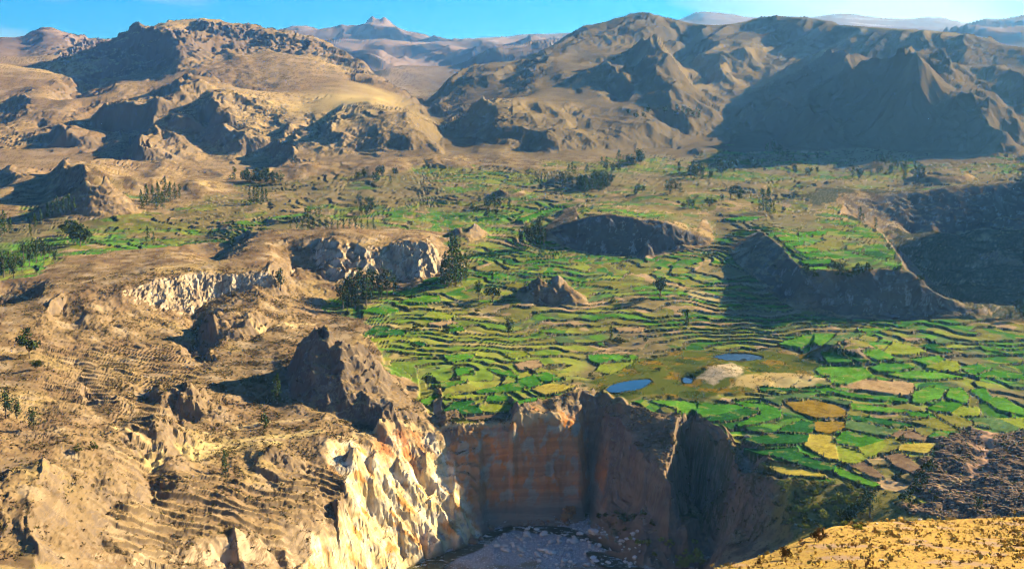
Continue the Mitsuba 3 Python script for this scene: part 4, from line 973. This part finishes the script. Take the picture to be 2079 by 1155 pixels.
# the clearest plots between the terrace walls, and the clearest walls
code = (lev * 4096 + cell).astype(np.int64)
onland = (region == 0)
for name, mask, count, least in (('wall', onland & (tz > .6) & (fr > 0.84) & (dist < 1150), 230, 26),):
    runs = []
    found = label_pieces(mask)
    for sl, k in found:
        runs.append((int(k.sum()), sl, k))
    runs.sort(key=lambda r: -r[0])
    tally = {}
    for num, sl, k in runs[:count]:
        if num < least:
            break
        m = np.zeros(VX.shape, bool); m[sl] = k
        spot_ = where(VX[m].mean(), VY[m].mean())
        r = tally.get(spot_, 0); tally[spot_] = r + 1
        size = f'{ordinal(r)}longest ' if r < 10 else ''
        piece('terrace_wall', m, f'{size}dark overgrown stone terrace wall {spot_}', 'wall', 'thing', f'terrace walls {spot_}')

i, j = np.meshgrid(np.arange(NCOL - 1), np.arange(NROW - 1), indexing='ij')
q = (i * NROW + j).ravel()
Q = np.stack([q, q + NROW, q + NROW + 1, q + 1], -1)
rq = region.ravel()[q]
V = np.stack([VX, VY, Z + EYE], -1).reshape(-1, 3)
CV, NV = C.reshape(-1, 3), N.reshape(-1, 3)
by = np.argsort(rq, kind='stable')
cuts = np.searchsorted(rq[by], np.arange(len(PIECES) + 1))
counts = {}
remap = np.full(len(V), -1, np.int64)


def numbered(key):
    counts[key] = counts.get(key, -1) + 1
    return key if counts[key] == 0 else f'{key}_{counts[key]:03d}'


for rid, (key, label, category, kind, group) in PIECES.items():
    quads = Q[by[cuts[rid]:cuts[rid + 1]]]
    if len(quads) < 4:
        continue
    used = np.unique(quads)
    remap[used] = np.arange(len(used))
    quads = remap[quads]
    k = numbered(key)
    path = meshkit.write_ply((V[used], np.vstack([quads[:, [0, 1, 2]], quads[:, [0, 2, 3]]])), False, None, CV[used], normals=NV[used])
    scene[k] = {'type': 'ply', 'filename': path, 'face_normals': False, 'bsdf': {'type': 'ref', 'id': 'ground_paint'}}
    labels[k] = {'label': label, 'category': category}
    labels[k]['kind'] = kind
    if group:
        labels[k]['group'] = group


def zat(x, y):
    """Height of the finished ground."""
    a, r = math.atan2(x, y), math.log(math.hypot(x, y))
    f = np.clip(np.interp(a, ca, np.arange(NCOL)), 0, NCOL - 1.001)
    i0 = int(f); t = f - i0
    return sum(wt * np.interp(r, VR[ii], Z[ii]) for ii, wt in ((i0, 1 - t), (i0 + 1, t)))



# ------------------------------------------------------------------ water
def ripples(p, n, uv):
    return 0.05 * mikit.fbm(p.x * 0.5, p.y * 0.25, 0, 3)


def rapids(p, n, uv):
    return 0.5 * mikit.fbm(p.x * 0.9, p.y * 0.7, 0, 3)


def river_tint(p, n, uv):
    f = mikit.smoothstep(0.60, 0.78, mikit.fbm(p.x * 0.35, p.y * 0.8, 3, 4))
    return mikit.mix((0.030, 0.032, 0.010), (0.55, 0.55, 0.5), f * 0.7)


scene['pond_water'] = {'type': 'twosided', 'bsdf': {'type': 'bumpmap', 'arbitrary': mikit.proc(ripples, 0.05), 'scale': 0.5, 'bsdf': {'type': 'principled', 'base_color': {'type': 'rgb', 'value': [0.004, 0.018, 0.040]}, 'roughness': 0.06, 'specular': 0.35}}}
scene['dark_reflection_water'] = {'type': 'twosided', 'bsdf': {'type': 'principled', 'base_color': {'type': 'rgb', 'value': [0.003, 0.010, 0.016]}, 'roughness': 0.12, 'specular': 0.12}}  # pond water darkened and dulled in place of reflecting the dark terraces
scene['river_water'] = {'type': 'twosided', 'bsdf': {'type': 'bumpmap', 'arbitrary': mikit.proc(rapids, 0.05), 'scale': 0.6, 'bsdf': {'type': 'principled', 'base_color': mikit.proc(river_tint), 'roughness': 0.16, 'specular': 0.5}}}
for (n, l, _), (P, level) in zip(PONDS, POND_POLY):
    import shapely
    poly = shapely.Polygon(P).buffer(1.2)
    v, f = trimesh.creation.triangulate_polygon(poly, engine='earcut')
    k = numbered(n)
    scene[k] = mikit.ply((np.column_stack([v, np.full(len(v), level + EYE)]), f), ('dark_reflection_water' if 'dark' in l else 'pond_water') if n == 'pond' else 'river_water')
    labels[k] = {'label': l, 'category': n, 'kind': 'structure'}

# ------------------------------------------------------------------ trees and bushes
scene['bark'] = {'type': 'twosided', 'bsdf': {'type': 'diffuse', 'reflectance': {'type': 'rgb', 'value': [0.13, 0.10, 0.075]}}}
scene['leaf_paint'] = {'type': 'twosided', 'bsdf': {'type': 'diffuse', 'reflectance': {'type': 'mesh_attribute', 'name': 'vertex_color'}}}


def leaves(cen, size, cols, g):
    """Leaf sprays: little bent quads at the centres."""
    n = len(cen)
    a = g.normal(size=(n, 3)); a /= np.linalg.norm(a, axis=1, keepdims=True)
    b = np.cross(a, g.normal(size=(n, 3))); b /= np.linalg.norm(b, axis=1, keepdims=True)
    s = (size * g.uniform(0.6, 1.4, n))[:, None]
    a, b = a * s, b * s * 0.7
    v = np.stack([cen - a, cen + b * .8, cen + a, cen - b], 1).reshape(-1, 3)
    q = np.arange(n)[:, None] * 4
    f = np.vstack([q + [0, 1, 2], q + [0, 2, 3]])
    return v, f, np.repeat(cols, 4, 0)


def limb(p, q, r0, r1, sides=5):
    p, q = np.array(p, float), np.array(q, float)
    d = (q - p) / np.linalg.norm(q - p)
    a = np.cross(d, [0.3, 0.9, 0.1]); a /= np.linalg.norm(a); b = np.cross(d, a)
    t = np.arange(sides) * 2 * np.pi / sides
    ring = np.cos(t)[:, None] * a + np.sin(t)[:, None] * b
    v = np.vstack([p + ring * r0, q + ring * r1])
    i = np.arange(sides)
    return v, np.vstack([np.stack([i, (i + 1) % sides, i + sides], 1), np.stack([(i + 1) % sides, (i + 1) % sides + sides, i + sides], 1)])


def join(parts):
    vs, fs, at = [], [], 0
    for v, f in parts:
        vs.append(v); fs.append(f + at); at += len(v)
    return np.vstack(vs), np.vstack(fs)


def make_tree(kind, seed, n):
    """A plant one unit high: (crown mesh, colours, trunk mesh)."""
    g = np.random.default_rng(seed)
    base = {'poplar': (0.040, 0.070, 0.020), 'eucalyptus': (0.034, 0.058, 0.024), 'round': (0.035, 0.052, 0.015), 'bush': (0.050, 0.058, 0.014), 'lit': (0.17, 0.18, 0.03), 'dry': (0.30, 0.155, 0.06), 'straw': (0.10, 0.06, 0.02)}[kind]  # lit is the bush with sunlight put into its leaf colour
    clumps = []
    if kind == 'poplar':
        for k in range(16):
            z = 0.12 + 0.86 * (k + g.uniform(0, .8)) / 16
            w = 0.17 * (1 - abs(z - 0.38) / 0.72) ** 0.8
            clumps.append((g.normal(0, w * 0.35), g.normal(0, w * 0.35), z, w * g.uniform(.6, .95), 0.10))
        limbs = [((0, 0, -0.03), (0.01, 0, 0.45), 0.020, 0.012), ((0.01, 0, .45), (0, 0, .85), 0.012, 0.004)]
        limbs += [((0, 0, .2 + .12 * k), (g.normal(0, .06), g.normal(0, .06), .33 + .13 * k), .006, .003) for k in range(4)]
    elif kind == 'eucalyptus':
        tops = [(g.uniform(-.14, .14), g.uniform(-.14, .14), g.uniform(.6, .95)) for _ in range(5)] + [(0, 0, .96)]
        limbs = [((0, 0, -0.03), (0.015, 0.01, .38), .024, .016)]
        for t in tops:
            limbs.append(((0.01, 0.005, g.uniform(.2, .38)), t, .012, .004))
            for k in range(4):
                z = t[2] * (1 - 0.17 * k) - .03
                clumps.append((t[0] * (1 - .1 * k) + g.normal(0, .05), t[1] * (1 - .1 * k) + g.normal(0, .05), max(z, .2), g.uniform(.07, .12), g.uniform(.07, .11)))
    else:
        h = {'round': .30, 'bush': .12, 'lit': .14, 'dry': .2, 'straw': .1}[kind]
        limbs = [((0, 0, -0.05), (0.02, 0, h + .2), .035, .018)]
        for k in range(14):
            a, r = g.uniform(0, 6.28), 0.36 * math.sqrt(g.uniform(0, 1))
            z = h + g.uniform(0.05, 0.62) * (1 - (r / .5) ** 2)
            clumps.append((r * math.cos(a), r * math.sin(a), z + .1, g.uniform(.13, .2), g.uniform(.11, .16)))
            if k % 3 == 0:
                limbs.append(((0.01, 0, h * .8), (r * math.cos(a), r * math.sin(a), z + .08), .014, .005))
    cen, col = [], []
    per = max(4, n // len(clumps))
    for x, y, z, r, rz in clumps:
        d = g.normal(size=(per, 3)); d /= np.linalg.norm(d, axis=1, keepdims=True)
        d *= g.uniform(0.35, 1, (per, 1)) ** 0.6
        cen.append(np.array([x, y, z]) + d * [r, r, rz])
        tone = g.uniform(0.7, 1.35)
        col.append(np.array(base) * tone * g.uniform(.75, 1.3, (per, 1)) * np.array([1 + g.normal(0, .12), 1, 1]))
    cen, col = np.vstack(cen), np.vstack(col)
    cen[:, 2] = np.clip(cen[:, 2], 0.02, 1.02)
    v, f, c = leaves(cen, {'poplar': .030, 'eucalyptus': .034}.get(kind, .06) * (360 / n) ** .4, col, g)
    return (v, f), c, join([limb(*l) for l in limbs])


VARIANTS = {}
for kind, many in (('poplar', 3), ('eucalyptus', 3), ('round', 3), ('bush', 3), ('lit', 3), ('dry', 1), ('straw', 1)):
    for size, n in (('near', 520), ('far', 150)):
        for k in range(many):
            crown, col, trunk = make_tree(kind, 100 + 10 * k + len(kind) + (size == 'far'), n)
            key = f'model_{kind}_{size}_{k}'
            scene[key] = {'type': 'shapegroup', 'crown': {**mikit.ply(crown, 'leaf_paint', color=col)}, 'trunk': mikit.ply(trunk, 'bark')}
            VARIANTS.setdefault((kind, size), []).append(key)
NAMES = {'poplar': 'poplar_tree', 'eucalyptus': 'eucalyptus_tree', 'round': 'broadleaf_tree', 'bush': 'bush', 'lit': 'shrub', 'dry': 'dry_bush', 'straw': 'grass_clump'}


def plant(kind, u, v, px, label, group=None, xy=None, wide=1.0):
    """Stands a plant on the ground seen at (u, v); px is its height in the photograph."""
    p = hit(u, v) if xy is None else np.array([xy[0], xy[1], 0])
    z = zat(p[0], p[1])
    h = px / FPX * p[1] * 1.02 if xy is None else px
    w = h * wide * rng.uniform(.88, 1.15)
    model = VARIANTS[kind, 'near' if h / p[1] * FPX > 30 else 'far']
    k = numbered(NAMES[kind])
    scene[k] = {'type': 'instance', 'shapegroup': {'type': 'ref', 'id': model[int(rng.integers(len(model)))]},
                'to_world': T().translate([float(p[0]), float(p[1]), float(z + EYE - 0.1)]).rotate([0, 0, 1], float(rng.uniform(0, 360))).scale([float(w), float(w), float(h)])}
    labels[k] = {'label': label, 'category': 'bush' if kind in ('bush', 'lit', 'dry') else 'grass clump' if kind == 'straw' else 'tree'}
    if group:
        labels[k]['group'] = group


# single trees one can point at
for a in [
    ('poplar', 563, 820, 64, 'lone slender dark tree at the foot of the black pinnacle'),
    ('poplar', 458, 964, 56, 'lone slender green tree on the dry slope below the old tan fields'),
    ('round', 60, 728, 62, 'thin sparse tree in front of the pale cliff at the left edge', None, None, .75), ('bush', 74, 752, 30, 'small grey green bush below the pale cliff at the left edge'),
    ('eucalyptus', 12, 850, 66, 'tall tree at the left edge of the picture, leftmost on the dry slope'), ('eucalyptus', 34, 846, 48, 'shorter tree touching the tall tree at the left edge'), ('eucalyptus', 70, 876, 54, 'narrow green tree right of the pair at the left edge'),
    ('bush', 190, 912, 24, 'dark round bush on the dry slope at the lower left'), ('bush', 160, 922, 18, 'grey low bush left of the dark round bush at the lower left', None, None, 1.5),
    ('eucalyptus', 570, 588, 48, 'tall feathery tree at the right end of the pale plateau cliff', None, None, 1.1), ('bush', 538, 862, 26, 'small green bush on the old tan fields'), ('poplar', 539, 870, 30, 'slim little tree on the old tan fields'),
    ('round', 1340, 604, 42, 'round dark tree right of the pointed rocky knoll'), ('eucalyptus', 1033, 682, 46, 'grey green tree under the bank in the middle of the terraces'),
    ('eucalyptus', 972, 606, 40, 'dark tree at the left foot of the pointed rocky knoll', None, None, 1.2), ('round', 1000, 610, 34, 'bushy dark tree between the knoll and the dark tree on its left', None, None, 1.3),
    ('poplar', 1240, 690, 34, 'slim tree on the edge of a terrace above the green fields'), ('bush', 1258, 694, 20, 'dark bush right of the slim tree above the green fields', None, None, 1.6), ('bush', 1310, 694, 15, 'little dark bush beside the bare tan plot on the terraces'),
    ('poplar', 1394, 660, 36, 'slim tree on the terraces below the shaded cliff'), ('round', 869, 790, 34, 'green tree among the plots right of the black pinnacle'), ('bush', 848, 668, 16, 'dark bush on the field wall below the eucalyptus grove', None, None, 1.7),
    ('eucalyptus', 1705, 566, 46, 'large dark tree on the rim of the bench above the shaded cliff', None, None, 1.3), ('round', 1728, 568, 28, 'rounded tree right of the large dark tree on the bench rim', None, None, 1.3),
    ('eucalyptus', 1765, 1050, 66, 'big dark tree on the steep slope under the last fields', None, None, 1.3), ('round', 1735, 1056, 42, 'dark bushy tree left of the big dark tree on the steep slope', None, None, 1.3), ('round', 1718, 1060, 36, 'smaller dark tree at the left of the dark group on the steep slope', None, None, 1.2),
    ('eucalyptus', 1982, 1046, 46, 'lone green tree behind the near hill at the right'), ('poplar', 1893, 945, 28, 'small tree at the edge of the stony slope'), ('bush', 1826, 968, 16, 'little round bush beside the brown curved plots', None, None, 1.2),
    ('poplar', 1568, 962, 20, 'small pointed tree by the straw yellow plot'), ('dry', 1155, 1060, 38, 'rust orange bush at the foot of the rust brown cliff', None, None, 1.25), ('round', 1270, 1052, 24, 'olive bush on the green river bank', None, None, 1.8),
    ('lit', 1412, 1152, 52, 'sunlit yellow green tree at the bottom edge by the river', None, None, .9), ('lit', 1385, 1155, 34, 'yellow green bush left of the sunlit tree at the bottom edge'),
    ('bush', 1828, 898, 18, 'single rounded tree between the olive plots at the lower right', None, None, 1.2),
]:
    plant(*a[:5], group=a[5] if len(a) > 5 else None, wide=a[7] if len(a) > 7 else 1.0)
# groves
NTH = ('first', 'second', 'third', 'fourth', 'fifth', 'sixth', 'seventh', 'eighth', 'ninth', 'tenth', 'eleventh', 'twelfth', 'thirteenth', 'fourteenth', 'fifteenth')
for kind, spots, label, group in [
    ('eucalyptus', [(690, 612, 40), (697, 626, 52), (707, 606, 48), (714, 618, 50), (727, 612, 62), (738, 604, 48), (743, 620, 62), (757, 602, 56), (769, 600, 48), (786, 602, 56), (799, 598, 42), (722, 628, 40), (705, 632, 36), (775, 606, 34), (752, 614, 40)], ('tall dark tree', 'of the grove below the cream cliff'), 'grove at the foot of the cream cliff'),
    ('poplar', [(904, 574, 58), (912, 580, 60), (918, 570, 86), (926, 562, 76), (936, 574, 56), (946, 568, 50), (925, 578, 50), (897, 576, 40)], ('tall poplar', 'in the tight clump right of the cream cliff'), 'poplars right of the cream cliff'),
    ('eucalyptus', [(1060, 500, 34), (1070, 494, 40), (1078, 502, 34), (1086, 494, 44), (1097, 492, 50), (1104, 498, 36), (1045, 502, 22)], ('dark tree', 'at the left end of the amphitheatre wall'), 'trees at the left end of the amphitheatre'),
    ('eucalyptus', [(8, 562, 50), (20, 556, 44), (33, 548, 36), (48, 524, 34), (60, 538, 40), (74, 532, 48), (90, 528, 36), (112, 536, 28), (84, 518, 36), (100, 522, 28), (5, 545, 36), (28, 565, 36), (45, 552, 30), (60, 520, 26)], ('dark bushy tree', 'in the fields at the left edge'), 'trees in the fields at the left edge'),
    ('round', [(142, 484, 32), (153, 494, 40), (163, 500, 36), (174, 494, 30), (148, 476, 28), (168, 482, 26)], ('bushy tree', 'beside the walled tan plot on the left'), 'clump beside the walled tan plot'),
    ('poplar', [(288, 424, 34), (299, 420, 40), (311, 418, 36), (322, 416, 42), (335, 412, 46), (346, 410, 36), (355, 406, 30), (318, 426, 30), (330, 424, 30), (365, 404, 26)], ('poplar', 'behind the small cone hill on the left'), 'poplars behind the cone hill'),
    ('poplar', [(72, 462, 28), (84, 452, 26), (98, 442, 30), (107, 436, 26), (118, 434, 34), (130, 432, 30), (142, 432, 34), (152, 428, 24), (10, 474, 44), (2, 480, 40), (22, 470, 30), (62, 476, 22)], ('poplar', 'in the shadow of the cone hill at the left edge'), 'poplars in the shadow of the cone hill'),
    ('poplar', [(508, 414, 26), (516, 412, 30), (524, 412, 32), (533, 410, 28), (541, 406, 22)], ('poplar', 'in the short row left of the dark low ridge'), 'short poplar row by the low ridge'),
    ('poplar', [(590 + 12 * k, 466 - (k % 3), 16 + (k * 5) % 8) for k in range(15)], ('small poplar', 'in the long row above the domed hill'), 'poplar row above the domed hill'),
    ('poplar', [(300, 486, 26), (312, 492, 20), (298, 500, 20), (430, 480, 16), (470, 500, 20)], ('small lone poplar', 'in the fields left of the domed hill'), 'scattered poplars left of the domed hill'),
    ('round', [(1640, 555, 22), (1655, 560, 18), (1690, 556, 26), (1744, 560, 26), (1760, 558, 22), (1870, 575, 18), (1820, 556, 18)], ('dark tree', 'on the rim of the shaded cliff'), 'trees on the rim of the shaded cliff'),
    ('poplar', [(1542, 430, 26), (1549, 432, 34), (1556, 430, 28), (1562, 434, 30), (1570, 432, 22), (1745, 450, 28), (1752, 456, 22), (1778, 466, 22)], ('poplar', 'at the back edge of the terraced bench'), 'poplars at the back of the bench'),
    ('eucalyptus', [(2062, 646, 30), (2072, 650, 34), (2050, 652, 22), (2078, 652, 28)], ('dark tree', 'at the foot of the bench by the right edge'), 'trees at the foot of the bench'),
    ('round', [(1205 + 9 * k, 940 - 7 * k, 12) for k in range(0)] + [(1868, 968, 22), (1880, 962, 26), (1890, 954, 24), (1862, 985, 20), (1876, 990, 18), (1858, 1000, 24), (1845, 1010, 20), (1832, 1022, 20), (1850, 1030, 22)], ('dark bush', 'below the stony slope'), 'bushes along the stony slope'),
    ('bush', [(1215, 1050, 14), (1232, 1046, 16), (1250, 1054, 14), (1285, 1046, 18), (1305, 1052, 16), (1190, 1050, 12), (1325, 1064, 14), (1268, 1070, 12)], ('dark bush', 'on the green bank under the rust cliff'), 'bushes on the green river bank'),
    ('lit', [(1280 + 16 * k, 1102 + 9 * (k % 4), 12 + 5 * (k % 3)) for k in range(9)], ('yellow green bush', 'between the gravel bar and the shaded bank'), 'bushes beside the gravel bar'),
]:
    spots = sorted(spots)
    for k, (u, v, px) in enumerate(spots):
        what, place = label
        rank = 'leftmost ' if k == 0 else 'rightmost ' if k == len(spots) - 1 else ''
        tail = '' if rank else f', {NTH[k]} from left'
        plant(kind, u, v, px * 1.12, f'{rank}{what} {place}{tail}', group)
# far valley: trees in loose rows and clumps
for box, count, lo, hi, label, group in [
    ((1140, 1245, 362, 392), 34, 16, 30, 'tree of the dark wood in the far valley right of the centre', 'dark wood in the far valley'),
    ((1290, 1460, 340, 395), 26, 12, 24, 'tree among the far fields under the right mountain', 'trees under the right mountain'),
    ((1050, 1300, 318, 352), 30, 10, 22, 'tree on the brown rise at the foot of the right mountain', 'trees on the brown rise'),
    ((1460, 1760, 300, 360), 36, 10, 20, 'tree in the hazy fields of the far right valley', 'trees of the far right valley'),
    ((1760, 2079, 320, 362), 24, 9, 17, 'small hazy tree near the gorge rim at the right', 'hazy trees near the gorge rim'),
    ((430, 620, 340, 384), 26, 12, 24, 'tree in the dark clump at the foot of the left mountain', 'trees at the foot of the left mountain'),
    ((700, 800, 352, 372), 12, 10, 20, 'tree in the small wood on the brown rise left of the centre', 'small wood left of the centre'),
    ((620, 1060, 390, 450), 30, 10, 22, 'tree standing among the far terraces in the centre', 'trees among the far terraces'),
    ((1380, 1560, 395, 432), 12, 12, 22, 'tree behind the dark amphitheatre wall', 'trees behind the amphitheatre'),
    ((1250, 1420, 228, 262), 16, 8, 14, 'far small tree on the lower slope of the right mountain', 'far trees on the mountain slope'),
]:
    c = rng.uniform([box[0], box[2]], [box[1], box[3]], (max(3, count // 5), 2))
    for k in range(count):
        u, v = c[k % len(c)] + rng.normal(0, 1, 2) * [16, 3.5]
        plant('eucalyptus' if k % 3 else 'poplar', float(np.clip(u, box[0], box[1])), float(np.clip(v, box[2], box[3])), float(rng.uniform(lo, hi)) * 1.15, label, group, wide=1.7)
# shrubs on the steep slope at the lower right
for k in range(120):
    u, v = rng.uniform(1585, 1760), rng.uniform(978, 1075)
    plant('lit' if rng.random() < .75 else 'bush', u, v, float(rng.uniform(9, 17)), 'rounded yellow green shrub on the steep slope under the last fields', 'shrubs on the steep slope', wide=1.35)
# terraces in the middle: single bushes
for k in range(46):
    u, v = rng.uniform(760, 1560), rng.uniform(600, 830)
    if v > 780 and u > 1000:
        continue
    plant('bush', u, v, float(rng.uniform(7, 14)), 'small dark bush on the terraces in the middle of the valley', 'bushes on the middle terraces', wide=1.4)
for a in [('straw', 1655, 1098, 46, 'dark plumed grass clump on the rim of the near hill', None), ('straw', 1594, 1136, 46, 'tall dark grass clump nearest the river on the rim of the near hill', None), ('straw', 1540, 1146, 24, 'low dark grass clump at the lowest end of the near hill rim', None), ('straw', 1672, 1092, 26, 'short grass clump right of the dark plumed clump', None)]:
    plant(*a, wide=.7)

# ------------------------------------------------------------------ stones
scene['pale_stone'] = {'type': 'diffuse', 'reflectance': mikit.proc(lambda p, n, uv: mikit.mix((0.32, 0.28, 0.22), (0.78, 0.72, 0.62), mikit.fbm(p.x * 0.7, p.y * 0.7, p.z, 3)))}
scene['brown_stone'] = {'type': 'diffuse', 'reflectance': mikit.proc(lambda p, n, uv: mikit.mix((0.09, 0.062, 0.038), (0.30, 0.20, 0.12), mikit.fbm(p.x * 0.7, p.y * 0.7, p.z, 3)))}


def stone(seed, detail=1):
    g = np.random.default_rng(seed)
    m = trimesh.creation.icosphere(subdivisions=detail)
    v = np.array(m.vertices)
    for _ in range(5):
        d = g.normal(size=3); d /= np.linalg.norm(d)
        c = g.uniform(.55, .85)
        s = v @ d
        v = v - np.outer(np.maximum(s - c, 0), d)
    v *= g.uniform(.7, 1.2, 3) * [1, 1, .75]
    v += 0.06 * g.normal(size=v.shape)
    return v, np.array(m.faces)


ROCK = {}
for paint in ('pale_stone', 'brown_stone'):
    for k in range(4):
        key = f'model_{paint}_{k}'
        scene[key] = {'type': 'shapegroup', 'stone': mikit.ply(stone(300 + k + len(paint)), paint)}
        ROCK.setdefault(paint, []).append(key)


def boulder(u, v, px, paint, label, group=None, sink=.3):
    p = hit(u, v)
    r = px / FPX * p[1] / 2
    k = numbered('boulder')
    scene[k] = {'type': 'instance', 'shapegroup': {'type': 'ref', 'id': ROCK[paint][int(rng.integers(4))]},
                'to_world': T().translate([float(p[0]), float(p[1]), float(zat(p[0], p[1]) + EYE + r * (0.7 - sink))]).rotate([0, 0, 1], float(rng.uniform(0, 360))).scale(float(r))}
    labels[k] = {'label': label, 'category': 'boulder'}
    if group:
        labels[k]['group'] = group


boulder(998, 1076, 17, 'brown_stone', 'large brown boulder standing in the river below the cream cliff')
boulder(960, 1090, 22, 'brown_stone', 'largest brown boulder at the toe of the cream cliff')
boulder(978, 1094, 14, 'brown_stone', 'brown boulder between the toe of the cream cliff and the river')
boulder(1848, 1064, 15, 'brown_stone', 'dark squat boulder on the crest of the near grass hill')
boulder(1868, 1056, 10, 'pale_stone', 'pale stone just behind the dark boulder on the near hill')
boulder(1780, 1064, 7, 'pale_stone', 'small pale stone on the crest of the near hill left of the dark boulder')
boulder(1790, 1138, 10, 'pale_stone', 'grey stone low on the near grass hill')
boulder(1205, 1083, 22, 'pale_stone', 'broad grey boulder on the sandy patch of the river bed')
boulder(1985, 1095, 9, 'brown_stone', 'brown stone on the near hill by the right edge')
spots = 0
while spots < 230:
    u, v = rng.uniform(985, 1300), rng.uniform(1058, 1150)
    if v > 1090 + (u - 985) * .30 + 18 or v < 1066 + (u - 1000) * .05 or (u < 1040 and v < 1080):
        continue
    boulder(u, v, float(5 + 10 * rng.random() ** 2.2), 'pale_stone', 'grey river boulder on the gravel bar', 'boulders on the gravel bar')
    spots += 1
for k in range(50):
    boulder(rng.uniform(1045, 1165), rng.uniform(1052, 1072), float(rng.uniform(3, 8)), 'brown_stone', 'reddish boulder in the bank below the rust brown cliff', 'reddish boulders below the rust cliff')


# ------------------------------------------------------------------ what nobody could count
def scatter(key, pts, sizes, cols, per, label, category, flatness=.7, spray=.45):
    g = np.random.default_rng(len(key))
    n = len(pts)
    d = g.normal(size=(n, per, 3)); d[..., 2] = np.abs(d[..., 2]) * flatness
    d /= np.linalg.norm(d, axis=2, keepdims=True) + 1e-9
    cen = pts[:, None] + d * sizes[:, None, None] * g.uniform(.3, 1, (n, per, 1))
    cen = cen.reshape(-1, 3)
    v, f, c = leaves(cen, np.repeat(sizes * spray, per), np.repeat(cols, per, 0) * g.uniform(.7, 1.3, (n * per, 1)), g)
    scene[key] = mikit.ply((v, f), 'leaf_paint', color=np.clip(c, 0, 1))
    labels[key] = {'label': label, 'category': category, 'kind': 'stuff'}


def pick(weight, n, seed):
    g = np.random.default_rng(seed)
    area = np.gradient(VX, axis=0) * np.gradient(VY, axis=1)
    p = (weight * np.abs(area)).ravel(); p /= p.sum()
    k = g.choice(p.size, n, p=p)
    out = np.stack([VX.ravel()[k], VY.ravel()[k], Z.ravel()[k] + EYE], 1)
    out[:, :2] += g.normal(0, .3, (n, 2))
    return out, k, g


inview = (np.abs(VA) < 0.47) & (VX / VY * FPX + UC > -60)
wgt = (dryleft > .5) * (yellow < .3) * (pin < .9) * inview * (dist > 250) * (dist < 800) * (Z > -200) * sstep(.5, .8, nz) * (0.25 + sstep(0, 1.2, n3)) * (0.4 + 0.6 * sstep(900, 400, dist))
p, k, g = pick(wgt, 12500, 31)
tint = np.array([(0.085, 0.070, 0.024), (0.060, 0.058, 0.022), (0.14, 0.095, 0.045), (0.20, 0.15, 0.06)])[g.integers(0, 4, len(p))]
scatter('scrub', p, g.uniform(.35, 1.0, len(p)), tint, 7, 'low dark scrub dotted over the dry slopes at the lower left', 'scrub')
wgt = (np.maximum(riser, edge) > .45) * inview * (dist < 1000) * (dist > 400) * (plot_id < 0)
p, k, g = pick(wgt.astype(float), 9000, 32)
tint = np.array([(0.040, 0.046, 0.014), (0.055, 0.060, 0.016), (0.10, 0.085, 0.035), (0.03, 0.045, 0.014)])[g.integers(0, 4, len(p))]
scatter('undergrowth', p, g.uniform(.3, .8, len(p)), tint, 5, 'dark weeds and low bushes growing along the terrace walls', 'undergrowth')
wgt = (rockside > .5) * inview + (shrubland > .5) * inview * .5 + (shade_cliffs > .5) * (nz > .7) * .10 * inview + (gorge > .5) * (nz > .8) * .03 * inview + (nbank > .4) * inview * 2.0 + greenb * inview
p, k, g = pick(wgt.astype(float), 5500, 33)
tint = np.array([(0.050, 0.055, 0.018), (0.075, 0.085, 0.02), (0.10, 0.08, 0.035)])[g.integers(0, 3, len(p))]
scatter('undergrowth_low', p, g.uniform(.5, 1.5, len(p)), tint, 6, 'dark low bushes on the stony slope, river banks and shaded cliffs', 'undergrowth')
wgt = (marsh > .4) * (wet < .3) * (plot_id < 0) * (0.15 + sstep(-.2, 1, n3)) + 3.0 * (wet > .02) * (wet < .6) * (dist > 560)
p, k, g = pick(wgt.astype(float), 2600, 37)
tint = np.array([(0.07, 0.10, 0.015), (0.14, 0.12, 0.02), (0.045, 0.065, 0.012), (0.19, 0.15, 0.04)])[g.integers(0, 4, len(p))]
scatter('reeds', p, g.uniform(.25, .7, len(p)), tint, 4, 'green and brown reeds standing in the marsh round the ponds', 'reeds', 1.2, .5)
# straw grass of the near hill
wgt = (dist > 45) * (dist < 118) * (VA > 0.10) * (VA < .52)
p, k, g = pick(wgt.astype(float), 24000, 34)
big = 0.10 + 0.16 * sstep(-.5, 1.2, tex(FB, p[:, 0], p[:, 1], 14)) * g.uniform(.5, 1.4, len(p))
tint = np.array([(0.36, 0.24, 0.055), (0.42, 0.30, 0.08), (0.27, 0.16, 0.05), (0.32, 0.24, 0.06)])[g.integers(0, 4, len(p))]
scatter('grass', p, big, tint, 5, 'golden tussock grass covering the near hill at the lower right', 'grass', 1.0, .55)
# loose cobbles between the boulders
wgt = (bed > .4) * (wet < .2) * inview * (1 - greenb)
p, k, g = pick(wgt.astype(float), 5000, 35)
sv, sf = stone(900, 0)
s_ = g.uniform(.12, .5, len(p)) ** 1.0
vv = (sv[None] * s_[:, None, None] + p[:, None]).reshape(-1, 3)
ff = (sf[None] + np.arange(len(p))[:, None, None] * len(sv)).reshape(-1, 3)
scene['cobbles'] = mikit.ply((vv, ff), 'pale_stone')
labels['cobbles'] = {'label': 'loose grey cobbles covering the river bed between the boulders', 'category': 'cobbles', 'kind': 'stuff'}
wgt = (rockside > .5) * (scar < .3) * inview
p, k, g = pick(wgt.astype(float), 3000, 36)
s_ = 0.25 + 1.5 * g.random(len(p)) ** 4
vv = (sv[None] * s_[:, None, None] + p[:, None]).reshape(-1, 3)
ff = (sf[None] + np.arange(len(p))[:, None, None] * len(sv)).reshape(-1, 3)
scene['rubble'] = mikit.ply((vv, ff), 'brown_stone')
labels['rubble'] = {'label': 'brown rubble scattered over the stony slope at the right edge', 'category': 'rubble', 'kind': 'stuff'}
